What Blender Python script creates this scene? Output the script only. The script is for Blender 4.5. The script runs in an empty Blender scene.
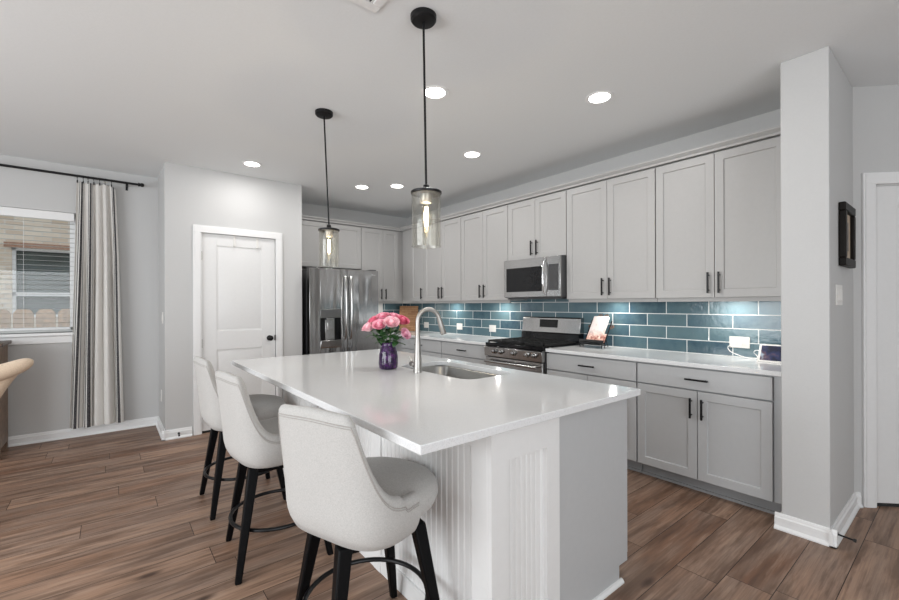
import bpy, bmesh, math, random
from mathutils import Vector, Matrix
random.seed(7)
PI = math.pi
scene = bpy.context.scene
COL = scene.collection

# ------------------------------------------------------------------ camera
F_PX, YAW, CAM_H, ROLL = 423.36, 0.6771, 1.3274, -0.003
fw = Vector((math.sin(YAW), math.cos(YAW), 0))
rt0 = Vector((math.cos(YAW), -math.sin(YAW), 0))
up0 = Vector((0, 0, 1))
rt = rt0 * math.cos(ROLL) + up0 * math.sin(ROLL)
up = up0 * math.cos(ROLL) - rt0 * math.sin(ROLL)
cd = bpy.data.cameras.new('camera')
cam = bpy.data.objects.new('camera', cd)
COL.objects.link(cam)
cam.matrix_world = Matrix(((rt.x, up.x, -fw.x, 0), (rt.y, up.y, -fw.y, 0), (rt.z, up.z, -fw.z, CAM_H), (0, 0, 0, 1)))
cd.sensor_width = 36
cd.lens = F_PX / 899 * 36
cd.shift_y = (304.42 - 300) / 899
cd.clip_start = 0.05
scene.camera = cam

# ------------------------------------------------------------------ world, window light, exposure
wd = bpy.data.worlds.new('daylight')
scene.world = wd
wd.use_nodes = True
wnt = wd.node_tree
bg = wnt.nodes['Background']
bg.inputs['Color'].default_value = (0.86, 0.93, 1.0, 1)
bg.inputs['Strength'].default_value = 0.85

def area(name, loc, rot, sx, sy, power, color=(1, 1, 1)):
    l = bpy.data.lights.new(name, 'AREA')
    l.shape = 'RECTANGLE'
    l.size, l.size_y, l.energy, l.color = sx, sy, power, color
    o = bpy.data.objects.new(name, l)
    o.location, o.rotation_euler = loc, rot
    COL.objects.link(o)
    return o
# daylight through the openings of the unseen walls (behind and left of the camera)
area('daylight_rear_glazing', (-0.4, -3.4, 1.3), (PI/2 + 0.40, 0, 0), 4.0, 2.0, 84, (0.95, 0.98, 1))
area('daylight_left_glazing', (-3.5, 1.8, 1.40), (PI/2 - 0.05, 0, -PI/2), 4.2, 1.9, 124, (0.95, 0.98, 1))

scene.view_settings.view_transform = 'Standard'
scene.view_settings.look = 'None'
scene.view_settings.exposure = 0.47
scene.view_settings.gamma = 1
scene.view_settings.use_curve_mapping = False
try:
    scene.cycles.use_denoising = True
    scene.cycles.max_bounces = 10
    scene.cycles.diffuse_bounces = 6
    scene.cycles.transparent_max_bounces = 16
    scene.cycles.sample_clamp_indirect = 6
    scene.cycles.caustics_reflective = False
    scene.cycles.caustics_refractive = False
except Exception:
    pass

# ------------------------------------------------------------------ materials
class G:
    """small node-graph helper"""
    def __init__(s, name):
        s.m = bpy.data.materials.new(name)
        s.m.use_nodes = True
        s.nt = s.m.node_tree
        s.p = s.nt.nodes['Principled BSDF']
        s.out = s.nt.nodes['Material Output']
    def n(s, t, **k):
        x = s.nt.nodes.new(t)
        for a, b in k.items():
            setattr(x, a, b)
        return x
    def put(s, sock, v):
        if hasattr(v, 'is_linked') or isinstance(v, bpy.types.NodeSocket):
            s.nt.links.new(v, sock)
        else:
            sock.default_value = v
    def math(s, op, a, b=None, c=None):
        x = s.n('ShaderNodeMath', operation=op)
        for i, v in enumerate((a, b, c)):
            if v is not None:
                s.put(x.inputs[i], v)
        return x.outputs[0]
    def obj(s):
        return s.n('ShaderNodeTexCoord').outputs['Object']
    def sep(s, v):
        x = s.n('ShaderNodeSeparateXYZ'); s.put(x.inputs[0], v); return x.outputs
    def comb(s, a, b, c=0.0):
        x = s.n('ShaderNodeCombineXYZ')
        for i, v in enumerate((a, b, c)):
            s.put(x.inputs[i], v)
        return x.outputs[0]
    def scale(s, v, sc):
        x = s.n('ShaderNodeVectorMath', operation='MULTIPLY')
        s.put(x.inputs[0], v); x.inputs[1].default_value = sc
        return x.outputs[0]
    def noise(s, v, sc, det=3, rough=0.5):
        x = s.n('ShaderNodeTexNoise')
        s.put(x.inputs['Vector'], v); x.inputs['Scale'].default_value = sc
        x.inputs['Detail'].default_value = det; x.inputs['Roughness'].default_value = rough
        return x.outputs['Fac']
    def ramp(s, f, stops, interp='LINEAR'):
        x = s.n('ShaderNodeValToRGB')
        x.color_ramp.interpolation = interp
        e = x.color_ramp.elements
        while len(e) < len(stops):
            e.new(0.5)
        for el, (p, c) in zip(e, stops):
            el.position = p
            el.color = (*c, 1) if len(c) == 3 else c
        s.put(x.inputs[0], f)
        return x.outputs['Color']
    def mix(s, f, a, b, mode='MIX'):
        x = s.n('ShaderNodeMix', data_type='RGBA', blend_type=mode)
        s.put(x.inputs[0], f)
        for i, v in ((6, a), (7, b)):
            s.put(x.inputs[i], (*v, 1) if isinstance(v, tuple) and len(v) == 3 else v)
        return x.outputs[2]
    def bump(s, h, strength, dist=0.002):
        x = s.n('ShaderNodeBump')
        x.inputs['Strength'].default_value = strength
        x.inputs['Distance'].default_value = dist
        s.put(x.inputs['Height'], h)
        s.nt.links.new(x.outputs[0], s.p.inputs['Normal'])
    def col(s, v):
        s.put(s.p.inputs['Base Color'], (*v, 1) if isinstance(v, tuple) and len(v) == 3 else v)
    def set(s, rough=0.5, metal=0.0, spec=0.5):
        s.p.inputs['Roughness'].default_value = rough
        s.p.inputs['Metallic'].default_value = metal
        s.p.inputs['Specular IOR Level'].default_value = spec

def plain(name, c, rough=0.5, metal=0.0, nscale=40, nstr=0.06, spec=0.5, vary=0.04, dist=0.001):
    g = G(name); g.set(rough, metal, spec)
    o = g.obj()
    f = g.noise(o, nscale, 3)
    lo = tuple(x * (1 - vary) for x in c); hi = tuple(min(1, x * (1 + vary)) for x in c)
    g.col(g.ramp(f, [(0.3, lo), (0.7, hi)]))
    if nstr:
        g.bump(f, nstr, dist)
    return g.m

def emis(name, c, strength):
    g = G(name)
    g.col(c)
    g.p.inputs['Emission Color'].default_value = (*c, 1)
    g.p.inputs['Emission Strength'].default_value = strength
    return g.m

M = {}
M['wall'] = plain('wall_paint', (0.52, 0.52, 0.517), 0.75, nscale=90, nstr=0.25, vary=0.01, dist=0.002)
M['ceiling'] = plain('ceiling_paint', (0.765, 0.782, 0.79), 0.85, nscale=70, nstr=0.3, vary=0.01, dist=0.002)
M['trim'] = plain('white_trim_paint', (0.76, 0.76, 0.76), 0.4, nstr=0.0, vary=0.01)
M['door'] = plain('white_door_paint', (0.72, 0.72, 0.718), 0.4, nstr=0.02, vary=0.01)
M['upper'] = plain('pale_grey_cabinet_paint', (0.40, 0.393, 0.386), 0.42, nstr=0.02, vary=0.012)
M['base'] = plain('grey_cabinet_paint', (0.46, 0.468, 0.475), 0.42, nstr=0.02, vary=0.012)
M['white_panel'] = plain('white_panel_paint', (0.74, 0.74, 0.735), 0.45, nstr=0.02, vary=0.01)
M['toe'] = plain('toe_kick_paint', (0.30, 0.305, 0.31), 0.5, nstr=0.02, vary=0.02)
M['black'] = plain('matte_black_metal', (0.012, 0.012, 0.013), 0.38, 0.6, nstr=0.02)
M['blackwood'] = plain('black_stained_wood', (0.0035, 0.0035, 0.004), 0.45, nscale=30, nstr=0.06, spec=0.10)
M['iron'] = plain('cast_iron', (0.014, 0.014, 0.014), 0.55, 0.3, nscale=200, nstr=0.2)
M['blackgloss'] = plain('black_glass', (0.008, 0.008, 0.009), 0.10, nstr=0.0, spec=0.25)
M['darkgrey'] = plain('dark_grey_enamel', (0.06, 0.06, 0.062), 0.35, nstr=0.0)
M['rubber_and_gap'] = plain('black_rubber_and_gap', (0.02, 0.02, 0.02), 0.8, nstr=0.0)  # rubber of the door stop tips; also the black of shaded gaps
M['white_plastic'] = plain('white_plastic', (0.72, 0.705, 0.68), 0.35, nstr=0.0, vary=0.005)
M['cord'] = plain('white_cord', (0.85, 0.85, 0.85), 0.4, nstr=0.0)
M['nickel'] = plain('brushed_nickel', (0.42, 0.405, 0.385), 0.42, 1.0, nscale=150, nstr=0.03, vary=0.03)
M['chrome'] = plain('polished_metal', (0.75, 0.75, 0.75), 0.15, 1.0, nstr=0.0)
M['grout'] = plain('soil', (0.2, 0.17, 0.13), 0.9)
M['mat'] = plain('tan_mat_board', (0.45, 0.36, 0.27), 0.8, nstr=0.05)
M['print'] = plain('dim_print', (0.16, 0.13, 0.11), 0.5, nscale=14, vary=0.6, nstr=0)
M['frame'] = plain('black_picture_frame', (0.010, 0.008, 0.007), 0.5, nscale=60, nstr=0.15, spec=0.15)
M['leaf'] = plain('rose_leaf', (0.025, 0.075, 0.02), 0.45, nscale=60, nstr=0.2, vary=0.35)
M['stem'] = plain('rose_stem', (0.05, 0.12, 0.03), 0.5, nscale=60, vary=0.2)
M['bracket'] = M['black']

def steel(name, c, axis=2, rough=0.27, wobble=0.12):
    g = G(name); g.set(rough, 1.0)
    o = g.obj()
    sc = [9, 9, 9]; sc[axis] = 900
    f = g.noise(g.scale(o, tuple(sc)), 1.0, 2)
    g.col(g.ramp(f, [(0.3, tuple(x * 0.99 for x in c)), (0.7, tuple(x * 1.01 for x in c))]))
    x = g.n('ShaderNodeMapRange')
    g.put(x.inputs[0], f); x.inputs[3].default_value = rough - 0.02; x.inputs[4].default_value = rough + 0.03
    wob = g.noise(g.scale(o, (4, 4, 0.5)), 1.2, 2)
    g.bump(wob, wobble, 0.02)
    return g.m
M['steel'] = steel('stainless_steel', (0.42, 0.415, 0.41), rough=0.2)
M['steel_dark'] = steel('black_stainless_steel', (0.40, 0.395, 0.39), axis=0, rough=0.15, wobble=1.0)
M['dispenser'] = plain('dispenser_metal', (0.20, 0.20, 0.20), 0.3, 0.9, nstr=0)
M['sinksteel'] = plain('sink_steel', (0.42, 0.42, 0.41), 0.3, 1.0, nscale=120, nstr=0.03)

def quartz():
    g = G('white_quartz'); g.set(0.10, 0, 0.5)
    o = g.obj()
    f = g.noise(o, 260, 2)
    f2 = g.noise(o, 3.0, 5, 0.6)
    c = g.ramp(f, [(0.30, (0.62, 0.625, 0.63)), (0.42, (0.73, 0.737, 0.745)), (0.75, (0.77, 0.777, 0.785))])
    g.col(g.mix(g.ramp(f2, [(0.45, (0, 0, 0)), (0.75, (0.35, 0.35, 0.35))]), c, (0.70, 0.695, 0.69)))
    return g.m
M['quartz'] = quartz()

def floor_mat():
    g = G('wood_plank_flooring'); g.set(0.45, 0, 0.25)
    o = g.obj(); x, y, z = g.sep(o)
    row_f = g.math('DIVIDE', g.math('SUBTRACT', y, 0.955), 0.187)
    row = g.math('FLOOR', row_f); fy = g.math('FRACT', row_f)
    wn = g.n('ShaderNodeTexWhiteNoise', noise_dimensions='1D'); g.put(wn.inputs['W'], row)
    xs = g.math('ADD', g.math('DIVIDE', x, 1.22), wn.outputs['Value'])
    colm = g.math('FLOOR', xs); fx = g.math('FRACT', xs)
    w2 = g.n('ShaderNodeTexWhiteNoise', noise_dimensions='3D')
    g.put(w2.inputs['Vector'], g.comb(row, colm, 3.0))
    rnd = w2.outputs['Value']
    off = g.math('MULTIPLY', rnd, 53.0)
    gv = g.comb(g.math('ADD', g.math('MULTIPLY', x, 1.3), off), g.math('ADD', g.math('MULTIPLY', y, 15.0), off), off)
    grain = g.noise(gv, 2.2, 8, 0.55)
    gv3 = g.comb(g.math('ADD', g.math('MULTIPLY', x, 2.0), off), g.math('ADD', g.math('MULTIPLY', y, 70.0), off), off)
    fine = g.noise(gv3, 1.6, 4, 0.6)
    gv2 = g.comb(g.math('ADD', g.math('MULTIPLY', x, 0.9), off), g.math('ADD', g.math('MULTIPLY', y, 5.0), off), off)
    blot = g.noise(gv2, 1.6, 3, 0.5)
    base = g.ramp(rnd, [(0.0, (0.190, 0.098, 0.060)), (0.25, (0.275, 0.160, 0.104)), (0.5, (0.380, 0.242, 0.166)), (0.75, (0.290, 0.182, 0.128)), (1.0, (0.215, 0.124, 0.082))])
    c = g.mix(g.ramp(blot, [(0.42, (0, 0, 0)), (0.62, (0.8, 0.8, 0.8))]), base, (0.255, 0.180, 0.138))
    gv4 = g.comb(g.math('ADD', g.math('MULTIPLY', x, 1.1), off), g.math('ADD', g.math('MULTIPLY', y, 7.5), off), g.math('ADD', off, 9.0))
    blot2 = g.noise(gv4, 1.7, 5, 0.55)
    c = g.mix(g.ramp(blot2, [(0.36, (0.75, 0.75, 0.75)), (0.52, (0, 0, 0))]), c, (0.120, 0.068, 0.044))
    c = g.mix(g.ramp(grain, [(0.32, (0.62, 0.62, 0.62)), (0.46, (0, 0, 0))]), c, (0.100, 0.058, 0.040))
    c = g.mix(g.ramp(fine, [(0.36, (0.35, 0.35, 0.35)), (0.56, (0, 0, 0))]), c, (0.12, 0.075, 0.055))
    c = g.mix(g.ramp(grain, [(0.54, (0, 0, 0)), (0.72, (0.5, 0.5, 0.5))]), c, (0.46, 0.325, 0.240))
    # knots
    vo = g.n('ShaderNodeTexVoronoi'); g.put(vo.inputs['Vector'], g.comb(g.math('MULTIPLY', x, 1.7), g.math('MULTIPLY', y, 4.5), off)); vo.inputs['Scale'].default_value = 0.9
    c = g.mix(g.ramp(vo.outputs['Distance'], [(0.03, (0.9, 0.9, 0.9)), (0.11, (0, 0, 0))]), c, (0.05, 0.026, 0.018))
    gap = g.math('MAXIMUM', g.math('LESS_THAN', fy, 0.020), g.math('LESS_THAN', fx, 0.0028))
    c = g.mix(gap, c, (0.045, 0.027, 0.020))
    g.col(c)
    g.bump(g.math('SUBTRACT', g.math('MULTIPLY', grain, 0.35), gap), 0.25, 0.0015)
    return g.m
M['floor'] = floor_mat()

def tile_mat(name, along):
    g = G(name); g.set(0.12, 0, 0.5)
    o = g.obj(); s = g.sep(o)
    u = s[1] if along == 'Y' else s[0]
    v = g.comb(g.math('ADD', u, 20 * 0.337 - 0.854 - 0.0015 + 0.1685), g.math('SUBTRACT', s[2], 0.914 - 0.108 * 20 + 0.002), 0.0)
    b = g.n('ShaderNodeTexBrick', offset=0.5, offset_frequency=2, squash=1.0)
    g.put(b.inputs['Vector'], v)
    b.inputs['Scale'].default_value = 1.0
    b.inputs['Brick Width'].default_value = 0.337
    b.inputs['Row Height'].default_value = 0.108
    b.inputs['Mortar Size'].default_value = 0.0035
    b.inputs['Mortar Smooth'].default_value = 0.1
    b.inputs['Color1'].default_value = (0, 0, 0, 1)
    b.inputs['Color2'].default_value = (1, 1, 1, 1)
    b.inputs['Mortar'].default_value = (0.5, 0.5, 0.5, 1)
    tone = g.ramp(b.outputs['Color'], [(0.0, (0.032, 0.068, 0.100)), (0.35, (0.070, 0.128, 0.160)), (0.7, (0.092, 0.158, 0.185)), (1.0, (0.048, 0.096, 0.130))])
    n1 = g.noise(o, 9, 4, 0.6)
    tone = g.mix(g.ramp(n1, [(0.35, (0, 0, 0)), (0.7, (0.55, 0.55, 0.55))]), tone, (0.115, 0.180, 0.195))
    g.col(g.mix(b.outputs['Fac'], tone, (0.66, 0.68, 0.68)))
    x = g.n('ShaderNodeMapRange'); g.put(x.inputs[0], b.outputs['Fac']); x.inputs[3].default_value = 0.12; x.inputs[4].default_value = 0.7
    g.put(g.p.inputs['Roughness'], x.outputs[0])
    n2 = g.noise(o, 28, 3)
    h = g.math('SUBTRACT', g.math('MULTIPLY', n2, 0.8), g.math('MULTIPLY', b.outputs['Fac'], 1.0))
    g.bump(h, 0.55, 0.003)
    return g.m
M['tileY'] = tile_mat('teal_glazed_tile', 'Y')
M['tileX'] = tile_mat('teal_glazed_tile_return', 'X')

def fabric(name, c, sc=420):
    g = G(name); g.set(0.9, 0, 0.2)
    o = g.obj()
    a = g.noise(g.scale(o, (sc * 1.6, sc * 1.6, sc * 0.35)), 1.0, 1)
    b = g.noise(g.scale(o, (sc * 0.35, sc * 0.35, sc * 1.6)), 1.0, 1)
    h = g.math('ADD', a, b)
    g.col(g.ramp(g.math('MULTIPLY', h, 0.5), [(0.36, tuple(x * 0.87 for x in c)), (0.5, c), (0.64, tuple(min(1, x * 1.09) for x in c))]))
    g.bump(h, 0.2, 0.001)
    g.p.inputs['Sheen Weight'].default_value = 0.15
    return g.m
M['linen'] = fabric('oatmeal_linen', (0.46, 0.45, 0.435))
M['linen_seam'] = fabric('linen_seam', (0.36, 0.34, 0.32))
M['tan'] = fabric('tan_upholstery', (0.56, 0.44, 0.33), 300)

def curtain_mat():
    g = G('striped_curtain_linen'); g.set(0.95, 0, 0.1)
    u = g.sep(g.n('ShaderNodeUVMap', uv_map='cloth').outputs[0])[0]
    w = g.noise(g.scale(g.obj(), (300, 300, 60)), 1, 2)
    cream, dark, grey = (0.80, 0.78, 0.75), (0.030, 0.030, 0.036), (0.27, 0.27, 0.28)
    stops = [(0.0, cream)]
    for p, wd_, c in ((0.105, 0.016, dark), (0.133, 0.034, dark), (0.178, 0.010, grey), (0.325, 0.014, dark), (0.350, 0.032, dark), (0.395, 0.010, grey), (0.915, 0.012, dark), (0.936, 0.030, dark)):
        stops += [(p, c), (p + wd_, cream)]
    c = g.ramp(u, stops, 'CONSTANT')
    c = g.mix(g.ramp(w, [(0.3, (0, 0, 0)), (0.7, (0.2, 0.2, 0.2))]), c, (0.55, 0.53, 0.51))
    g.col(c)
    g.bump(w, 0.2, 0.001)
    # thin cloth lets some daylight through
    tr = g.n('ShaderNodeBsdfTranslucent'); g.put(tr.inputs[0], c)
    mx = g.n('ShaderNodeMixShader'); mx.inputs[0].default_value = 0.22
    g.nt.links.new(g.p.outputs[0], mx.inputs[1]); g.nt.links.new(tr.outputs[0], mx.inputs[2])
    g.nt.links.new(mx.outputs[0], g.out.inputs[0])
    return g.m
M['curtain'] = curtain_mat()

def glass(name, tint=(1, 1, 1), refl=0.08, rough=0.0, facing=True):
    g = G(name)
    t = g.n('ShaderNodeBsdfTransparent'); t.inputs[0].default_value = (*tint, 1)
    s = g.n('ShaderNodeBsdfGlossy'); s.inputs['Roughness'].default_value = rough
    mx = g.n('ShaderNodeMixShader')
    lw = g.n('ShaderNodeLayerWeight'); lw.inputs[0].default_value = 0.25
    f = g.math('ADD', g.math('MULTIPLY', lw.outputs['Fresnel' if not facing else 'Facing'], 0.35), refl)
    g.put(mx.inputs[0], f)
    g.nt.links.new(t.outputs[0], mx.inputs[1]); g.nt.links.new(s.outputs[0], mx.inputs[2])
    g.nt.links.new(mx.outputs[0], g.out.inputs[0])
    return g
M['pane'] = glass('window_glass', (0.97, 0.98, 0.98), 0.03).m
gg = glass('seeded_lamp_glass', (0.93, 0.925, 0.90), 0.06, 0.03)
vs = gg.n('ShaderNodeTexVoronoi'); gg.put(vs.inputs['Vector'], gg.obj()); vs.inputs['Scale'].default_value = 60
bb = gg.n('ShaderNodeBump'); bb.inputs['Strength'].default_value = 0.4; bb.inputs['Distance'].default_value = 0.002
gg.put(bb.inputs['Height'], vs.outputs['Distance'])
for nd in gg.nt.nodes:
    if nd.bl_idname == 'ShaderNodeBsdfGlossy':
        gg.nt.links.new(bb.outputs[0], nd.inputs['Normal'])
M['lampglass'] = gg.m
M['bulbglass'] = glass('clear_bulb_glass', (1.0, 0.97, 0.90), 0.04).m
M['filament'] = emis('glowing_filament', (1.0, 0.86, 0.62), 20)
M['lens'] = emis('led_lens', (1.0, 0.97, 0.92), 6)
M['puck'] = emis('led_puck_lens', (1.0, 0.97, 0.9), 5)

def purple_glass():
    g = G('purple_glass'); g.set(0.08, 0, 0.6)
    o = g.obj(); f = g.noise(o, 45, 3)
    g.col(g.ramp(f, [(0.35, (0.012, 0.005, 0.030)), (0.55, (0.050, 0.012, 0.085)), (0.75, (0.13, 0.035, 0.17))]))
    g.p.inputs['Transmission Weight'].default_value = 0.25
    g.bump(f, 0.4, 0.004)
    return g.m
M['vase'] = purple_glass()
def petal(name, a, b):
    g = G(name); g.set(0.6, 0, 0.2)
    f = g.noise(g.obj(), 45, 3)
    g.col(g.ramp(f, [(0.35, a), (0.65, b)]))
    g.p.inputs['Subsurface Weight'].default_value = 0.0
    return g.m
M['petal_a'] = petal('pink_petal', (0.72, 0.17, 0.28), (0.86, 0.46, 0.54))
M['petal_b'] = petal('pale_pink_petal', (0.80, 0.34, 0.43), (0.92, 0.64, 0.68))
M['petal_c'] = petal('deep_pink_petal', (0.62, 0.07, 0.15), (0.80, 0.22, 0.32))
M['petal_d'] = petal('lilac_pink_petal', (0.68, 0.24, 0.38), (0.84, 0.50, 0.60))

def board_mat():
    g = G('patchwork_wood'); g.set(0.5)
    o = g.obj(); s = g.sep(o)
    b = g.n('ShaderNodeTexBrick', offset=0.5)
    g.put(b.inputs['Vector'], g.comb(g.math('ADD', s[0], 3.0), g.math('ADD', s[2], 0.0), 0.0))
    b.inputs['Scale'].default_value = 1; b.inputs['Brick Width'].default_value = 0.075; b.inputs['Row Height'].default_value = 0.028
    b.inputs['Mortar Size'].default_value = 0.002
    b.inputs['Color1'].default_value = (0.30, 0.15, 0.065, 1); b.inputs['Color2'].default_value = (0.46, 0.26, 0.125, 1); b.inputs['Mortar'].default_value = (0.22, 0.10, 0.05, 1)
    n = g.noise(g.scale(o, (6, 6, 60)), 1.5, 4)
    g.col(g.mix(g.math('MULTIPLY', n, 0.5), b.outputs['Color'], (0.30, 0.14, 0.07)))
    return g.m
M['board'] = board_mat()
def cover_mat():
    g = G('printed_cover'); g.set(0.35)
    o = g.obj(); s = g.sep(o)
    n = g.noise(o, 26, 4, 0.6); n2 = g.noise(o, 70, 3, 0.6)
    low = g.ramp(s[2], [(0.06, (1, 1, 1)), (0.13, (0, 0, 0))])
    pic = g.ramp(n, [(0.38, (0.30, 0.09, 0.07)), (0.5, (0.66, 0.36, 0.28)), (0.62, (0.82, 0.70, 0.60))])
    paper = g.ramp(n2, [(0.30, (0.50, 0.36, 0.36)), (0.40, (0.68, 0.61, 0.59)), (0.7, (0.74, 0.68, 0.66))])
    g.col(g.mix(low, paper, pic))
    return g.m
M['cover'] = cover_mat()
def screen_mat():
    g = G('lit_screen'); g.set(0.1)
    o = g.obj(); n = g.noise(o, 16, 2)
    c = g.ramp(n, [(0.36, (0.008, 0.010, 0.025)), (0.5, (0.018, 0.026, 0.075)), (0.60, (0.10, 0.06, 0.08)), (0.68, (0.30, 0.36, 0.42))])
    g.col((0.01, 0.01, 0.012)); g.put(g.p.inputs['Emission Color'], c); g.p.inputs['Emission Strength'].default_value = 1.0
    return g.m
M['screen'] = screen_mat()
M['led'] = emis('display_digits', (0.75, 0.85, 0.9), 1.2)
M['display'] = plain('keypad_glass', (0.05, 0.05, 0.052), 0.25, nscale=230, vary=0.9, nstr=0)

def brick_mat():
    g = G('pale_brick'); g.set(0.9)
    o = g.obj(); s = g.sep(o)
    b = g.n('ShaderNodeTexBrick'); g.put(b.inputs['Vector'], g.comb(g.math('ADD', s[0], 20), g.math('ADD', s[2], 20), 0))
    b.inputs['Scale'].default_value = 1; b.inputs['Brick Width'].default_value = 0.2; b.inputs['Row Height'].default_value = 0.068
    b.inputs['Mortar Size'].default_value = 0.006
    b.inputs['Color1'].default_value = (0.56, 0.44, 0.33, 1); b.inputs['Color2'].default_value = (0.72, 0.62, 0.50, 1); b.inputs['Mortar'].default_value = (0.62, 0.58, 0.52, 1)
    g.col(b.outputs['Color'])
    return g.m
M['brick'] = brick_mat()
M['header'] = plain('brown_header', (0.30, 0.15, 0.08), 0.7, vary=0.2)
M['fence'] = plain('cedar_picket', (0.46, 0.29, 0.165), 0.8, nscale=25, vary=0.35, nstr=0.2)
M['darkpane'] = plain('far_window_glass', (0.050, 0.068, 0.060), 0.3, nscale=2, vary=0.4, nstr=0, spec=0.15)
M['ground'] = plain('outdoor_ground', (0.30, 0.28, 0.20), 0.9, nscale=6, vary=0.3)
M['darkwood'] = plain('dark_brown_wood', (0.075, 0.045, 0.03), 0.4, nscale=20, vary=0.3)
M['midwood'] = plain('brown_wood', (0.17, 0.105, 0.065), 0.45, nscale=20, vary=0.3)
M['blind'] = plain('white_blind_slat', (0.45, 0.46, 0.455), 0.5, nstr=0)
M['vent'] = plain('white_vent_metal', (0.80, 0.80, 0.80), 0.4, nstr=0)
M['copper'] = plain('bronze_scroll', (0.20, 0.10, 0.06), 0.4, 0.8, nstr=0)
M['paper'] = plain('page_paper', (0.78, 0.72, 0.66), 0.7, nstr=0)

# ------------------------------------------------------------------ mesh builder
class MB:
    def __init__(s, xf=None):
        s.v, s.f, s.uv = [], [], {}
        s.xf = xf
    def add(s, vs, fs, smooth=False):
        o = len(s.v)
        for p in vs:
            s.v.append(Vector(s.xf(*p)) if s.xf else Vector(p))
        for f in fs:
            s.f.append(([i + o for i in f], smooth))
        return o
    def box(s, a, b):
        x0, y0, z0 = a; x1, y1, z1 = b
        s.add([(x0, y0, z0), (x1, y0, z0), (x1, y1, z0), (x0, y1, z0), (x0, y0, z1), (x1, y0, z1), (x1, y1, z1), (x0, y1, z1)],
              [(0, 3, 2, 1), (4, 5, 6, 7), (0, 1, 5, 4), (1, 2, 6, 5), (2, 3, 7, 6), (3, 0, 4, 7)])
        return s
    def hexa(s, bot, top):
        s.add(list(bot) + list(top), [(0, 3, 2, 1), (4, 5, 6, 7), (0, 1, 5, 4), (1, 2, 6, 5), (2, 3, 7, 6), (3, 0, 4, 7)])
        return s
    def prism(s, poly, axis, a, b):
        """poly: 2-D points in the other two axes (cyclic order), extruded along axis from a to b"""
        def P(p, t):
            q = list(p); q.insert(axis, t); return tuple(q)
        n = len(poly)
        s.add([P(p, a) for p in poly] + [P(p, b) for p in poly],
              [tuple(range(n))[::-1], tuple(range(n, 2 * n))] + [(i, (i + 1) % n, n + (i + 1) % n, n + i) for i in range(n)])
        return s
    def lathe(s, prof, c=(0, 0, 0), axis=2, n=32, smooth=True, caps=True):
        """prof: (radius, height) pairs"""
        vs = []
        for r, h in prof:
            for k in range(n):
                a = 2 * PI * k / n
                p = [r * math.cos(a), r * math.sin(a)]
                p.insert(axis, h)
                vs.append((p[0] + c[0], p[1] + c[1], p[2] + c[2]))
        fs = []
        for j in range(len(prof) - 1):
            for k in range(n):
                k2 = (k + 1) % n
                fs.append((j * n + k, j * n + k2, (j + 1) * n + k2, (j + 1) * n + k))
        o = s.add(vs, fs, smooth)
        if caps:
            s.f.append(([o + k for k in range(n)][::-1], False))
            s.f.append(([o + (len(prof) - 1) * n + k for k in range(n)], False))
        return s
    def tube(s, path, r, n=10, closed=False, caps=True):
        path = [Vector(p) for p in path]
        m = len(path)
        rs = r if isinstance(r, (list, tuple)) else [r] * m
        prev = None; vs = []
        for i, p in enumerate(path):
            if closed:
                t = path[(i + 1) % m] - path[i - 1]
            else:
                t = path[min(i + 1, m - 1)] - path[max(i - 1, 0)]
            t.normalize()
            if prev is None:
                a = Vector((0, 0, 1)) if abs(t.z) < 0.9 else Vector((1, 0, 0))
                nrm = t.cross(a).normalized()
            else:
                nrm = (prev - t * prev.dot(t)).normalized()
            prev = nrm
            b = t.cross(nrm)
            for k in range(n):
                a = 2 * PI * k / n
                vs.append(tuple(p + (nrm * math.cos(a) + b * math.sin(a)) * rs[i]))
        fs = []
        for i in range(m if closed else m - 1):
            j = (i + 1) % m
            for k in range(n):
                k2 = (k + 1) % n
                fs.append((i * n + k, i * n + k2, j * n + k2, j * n + k))
        o = s.add(vs, fs, True)
        if caps and not closed:
            s.f.append(([o + k for k in range(n)][::-1], False))
            s.f.append(([o + (m - 1) * n + k for k in range(n)], False))
        return s
    def cyl(s, p0, p1, r, n=16):
        return s.tube([p0, p1], r, n)
    def grid(s, fn, nu, nv, smooth=True, thick=None):
        vs = [fn(i / nu, j / nv) for i in range(nu + 1) for j in range(nv + 1)]
        fs = [(i * (nv + 1) + j, (i + 1) * (nv + 1) + j, (i + 1) * (nv + 1) + j + 1, i * (nv + 1) + j + 1) for i in range(nu) for j in range(nv)]
        s.add(vs, fs, smooth)
        return s

def mesh(name, mb, origin, m, bevel=0.0, subsurf=0, solid=0.0, angle=35, segs=2):
    me = bpy.data.meshes.new(name)
    o3 = Vector(origin)
    me.from_pydata([tuple(v - o3) for v in mb.v], [], [f for f, _ in mb.f])
    bm = bmesh.new(); bm.from_mesh(me)
    bmesh.ops.recalc_face_normals(bm, faces=bm.faces)
    bm.to_mesh(me); bm.free()
    me.polygons.foreach_set('use_smooth', [True] * len(me.polygons))
    me.set_sharp_from_angle(angle=math.radians(angle))
    me.materials.append(m)
    ob = bpy.data.objects.new(name, me)
    COL.objects.link(ob)
    if solid:
        md = ob.modifiers.new('solid', 'SOLIDIFY'); md.thickness = solid; md.offset = 0
    if bevel:
        md = ob.modifiers.new('bevel', 'BEVEL'); md.width = bevel; md.segments = segs; md.limit_method = 'ANGLE'; md.angle_limit = math.radians(40)
        md.harden_normals = False
    if subsurf:
        md = ob.modifiers.new('sub', 'SUBSURF'); md.levels = subsurf; md.render_levels = subsurf
    return ob

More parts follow.
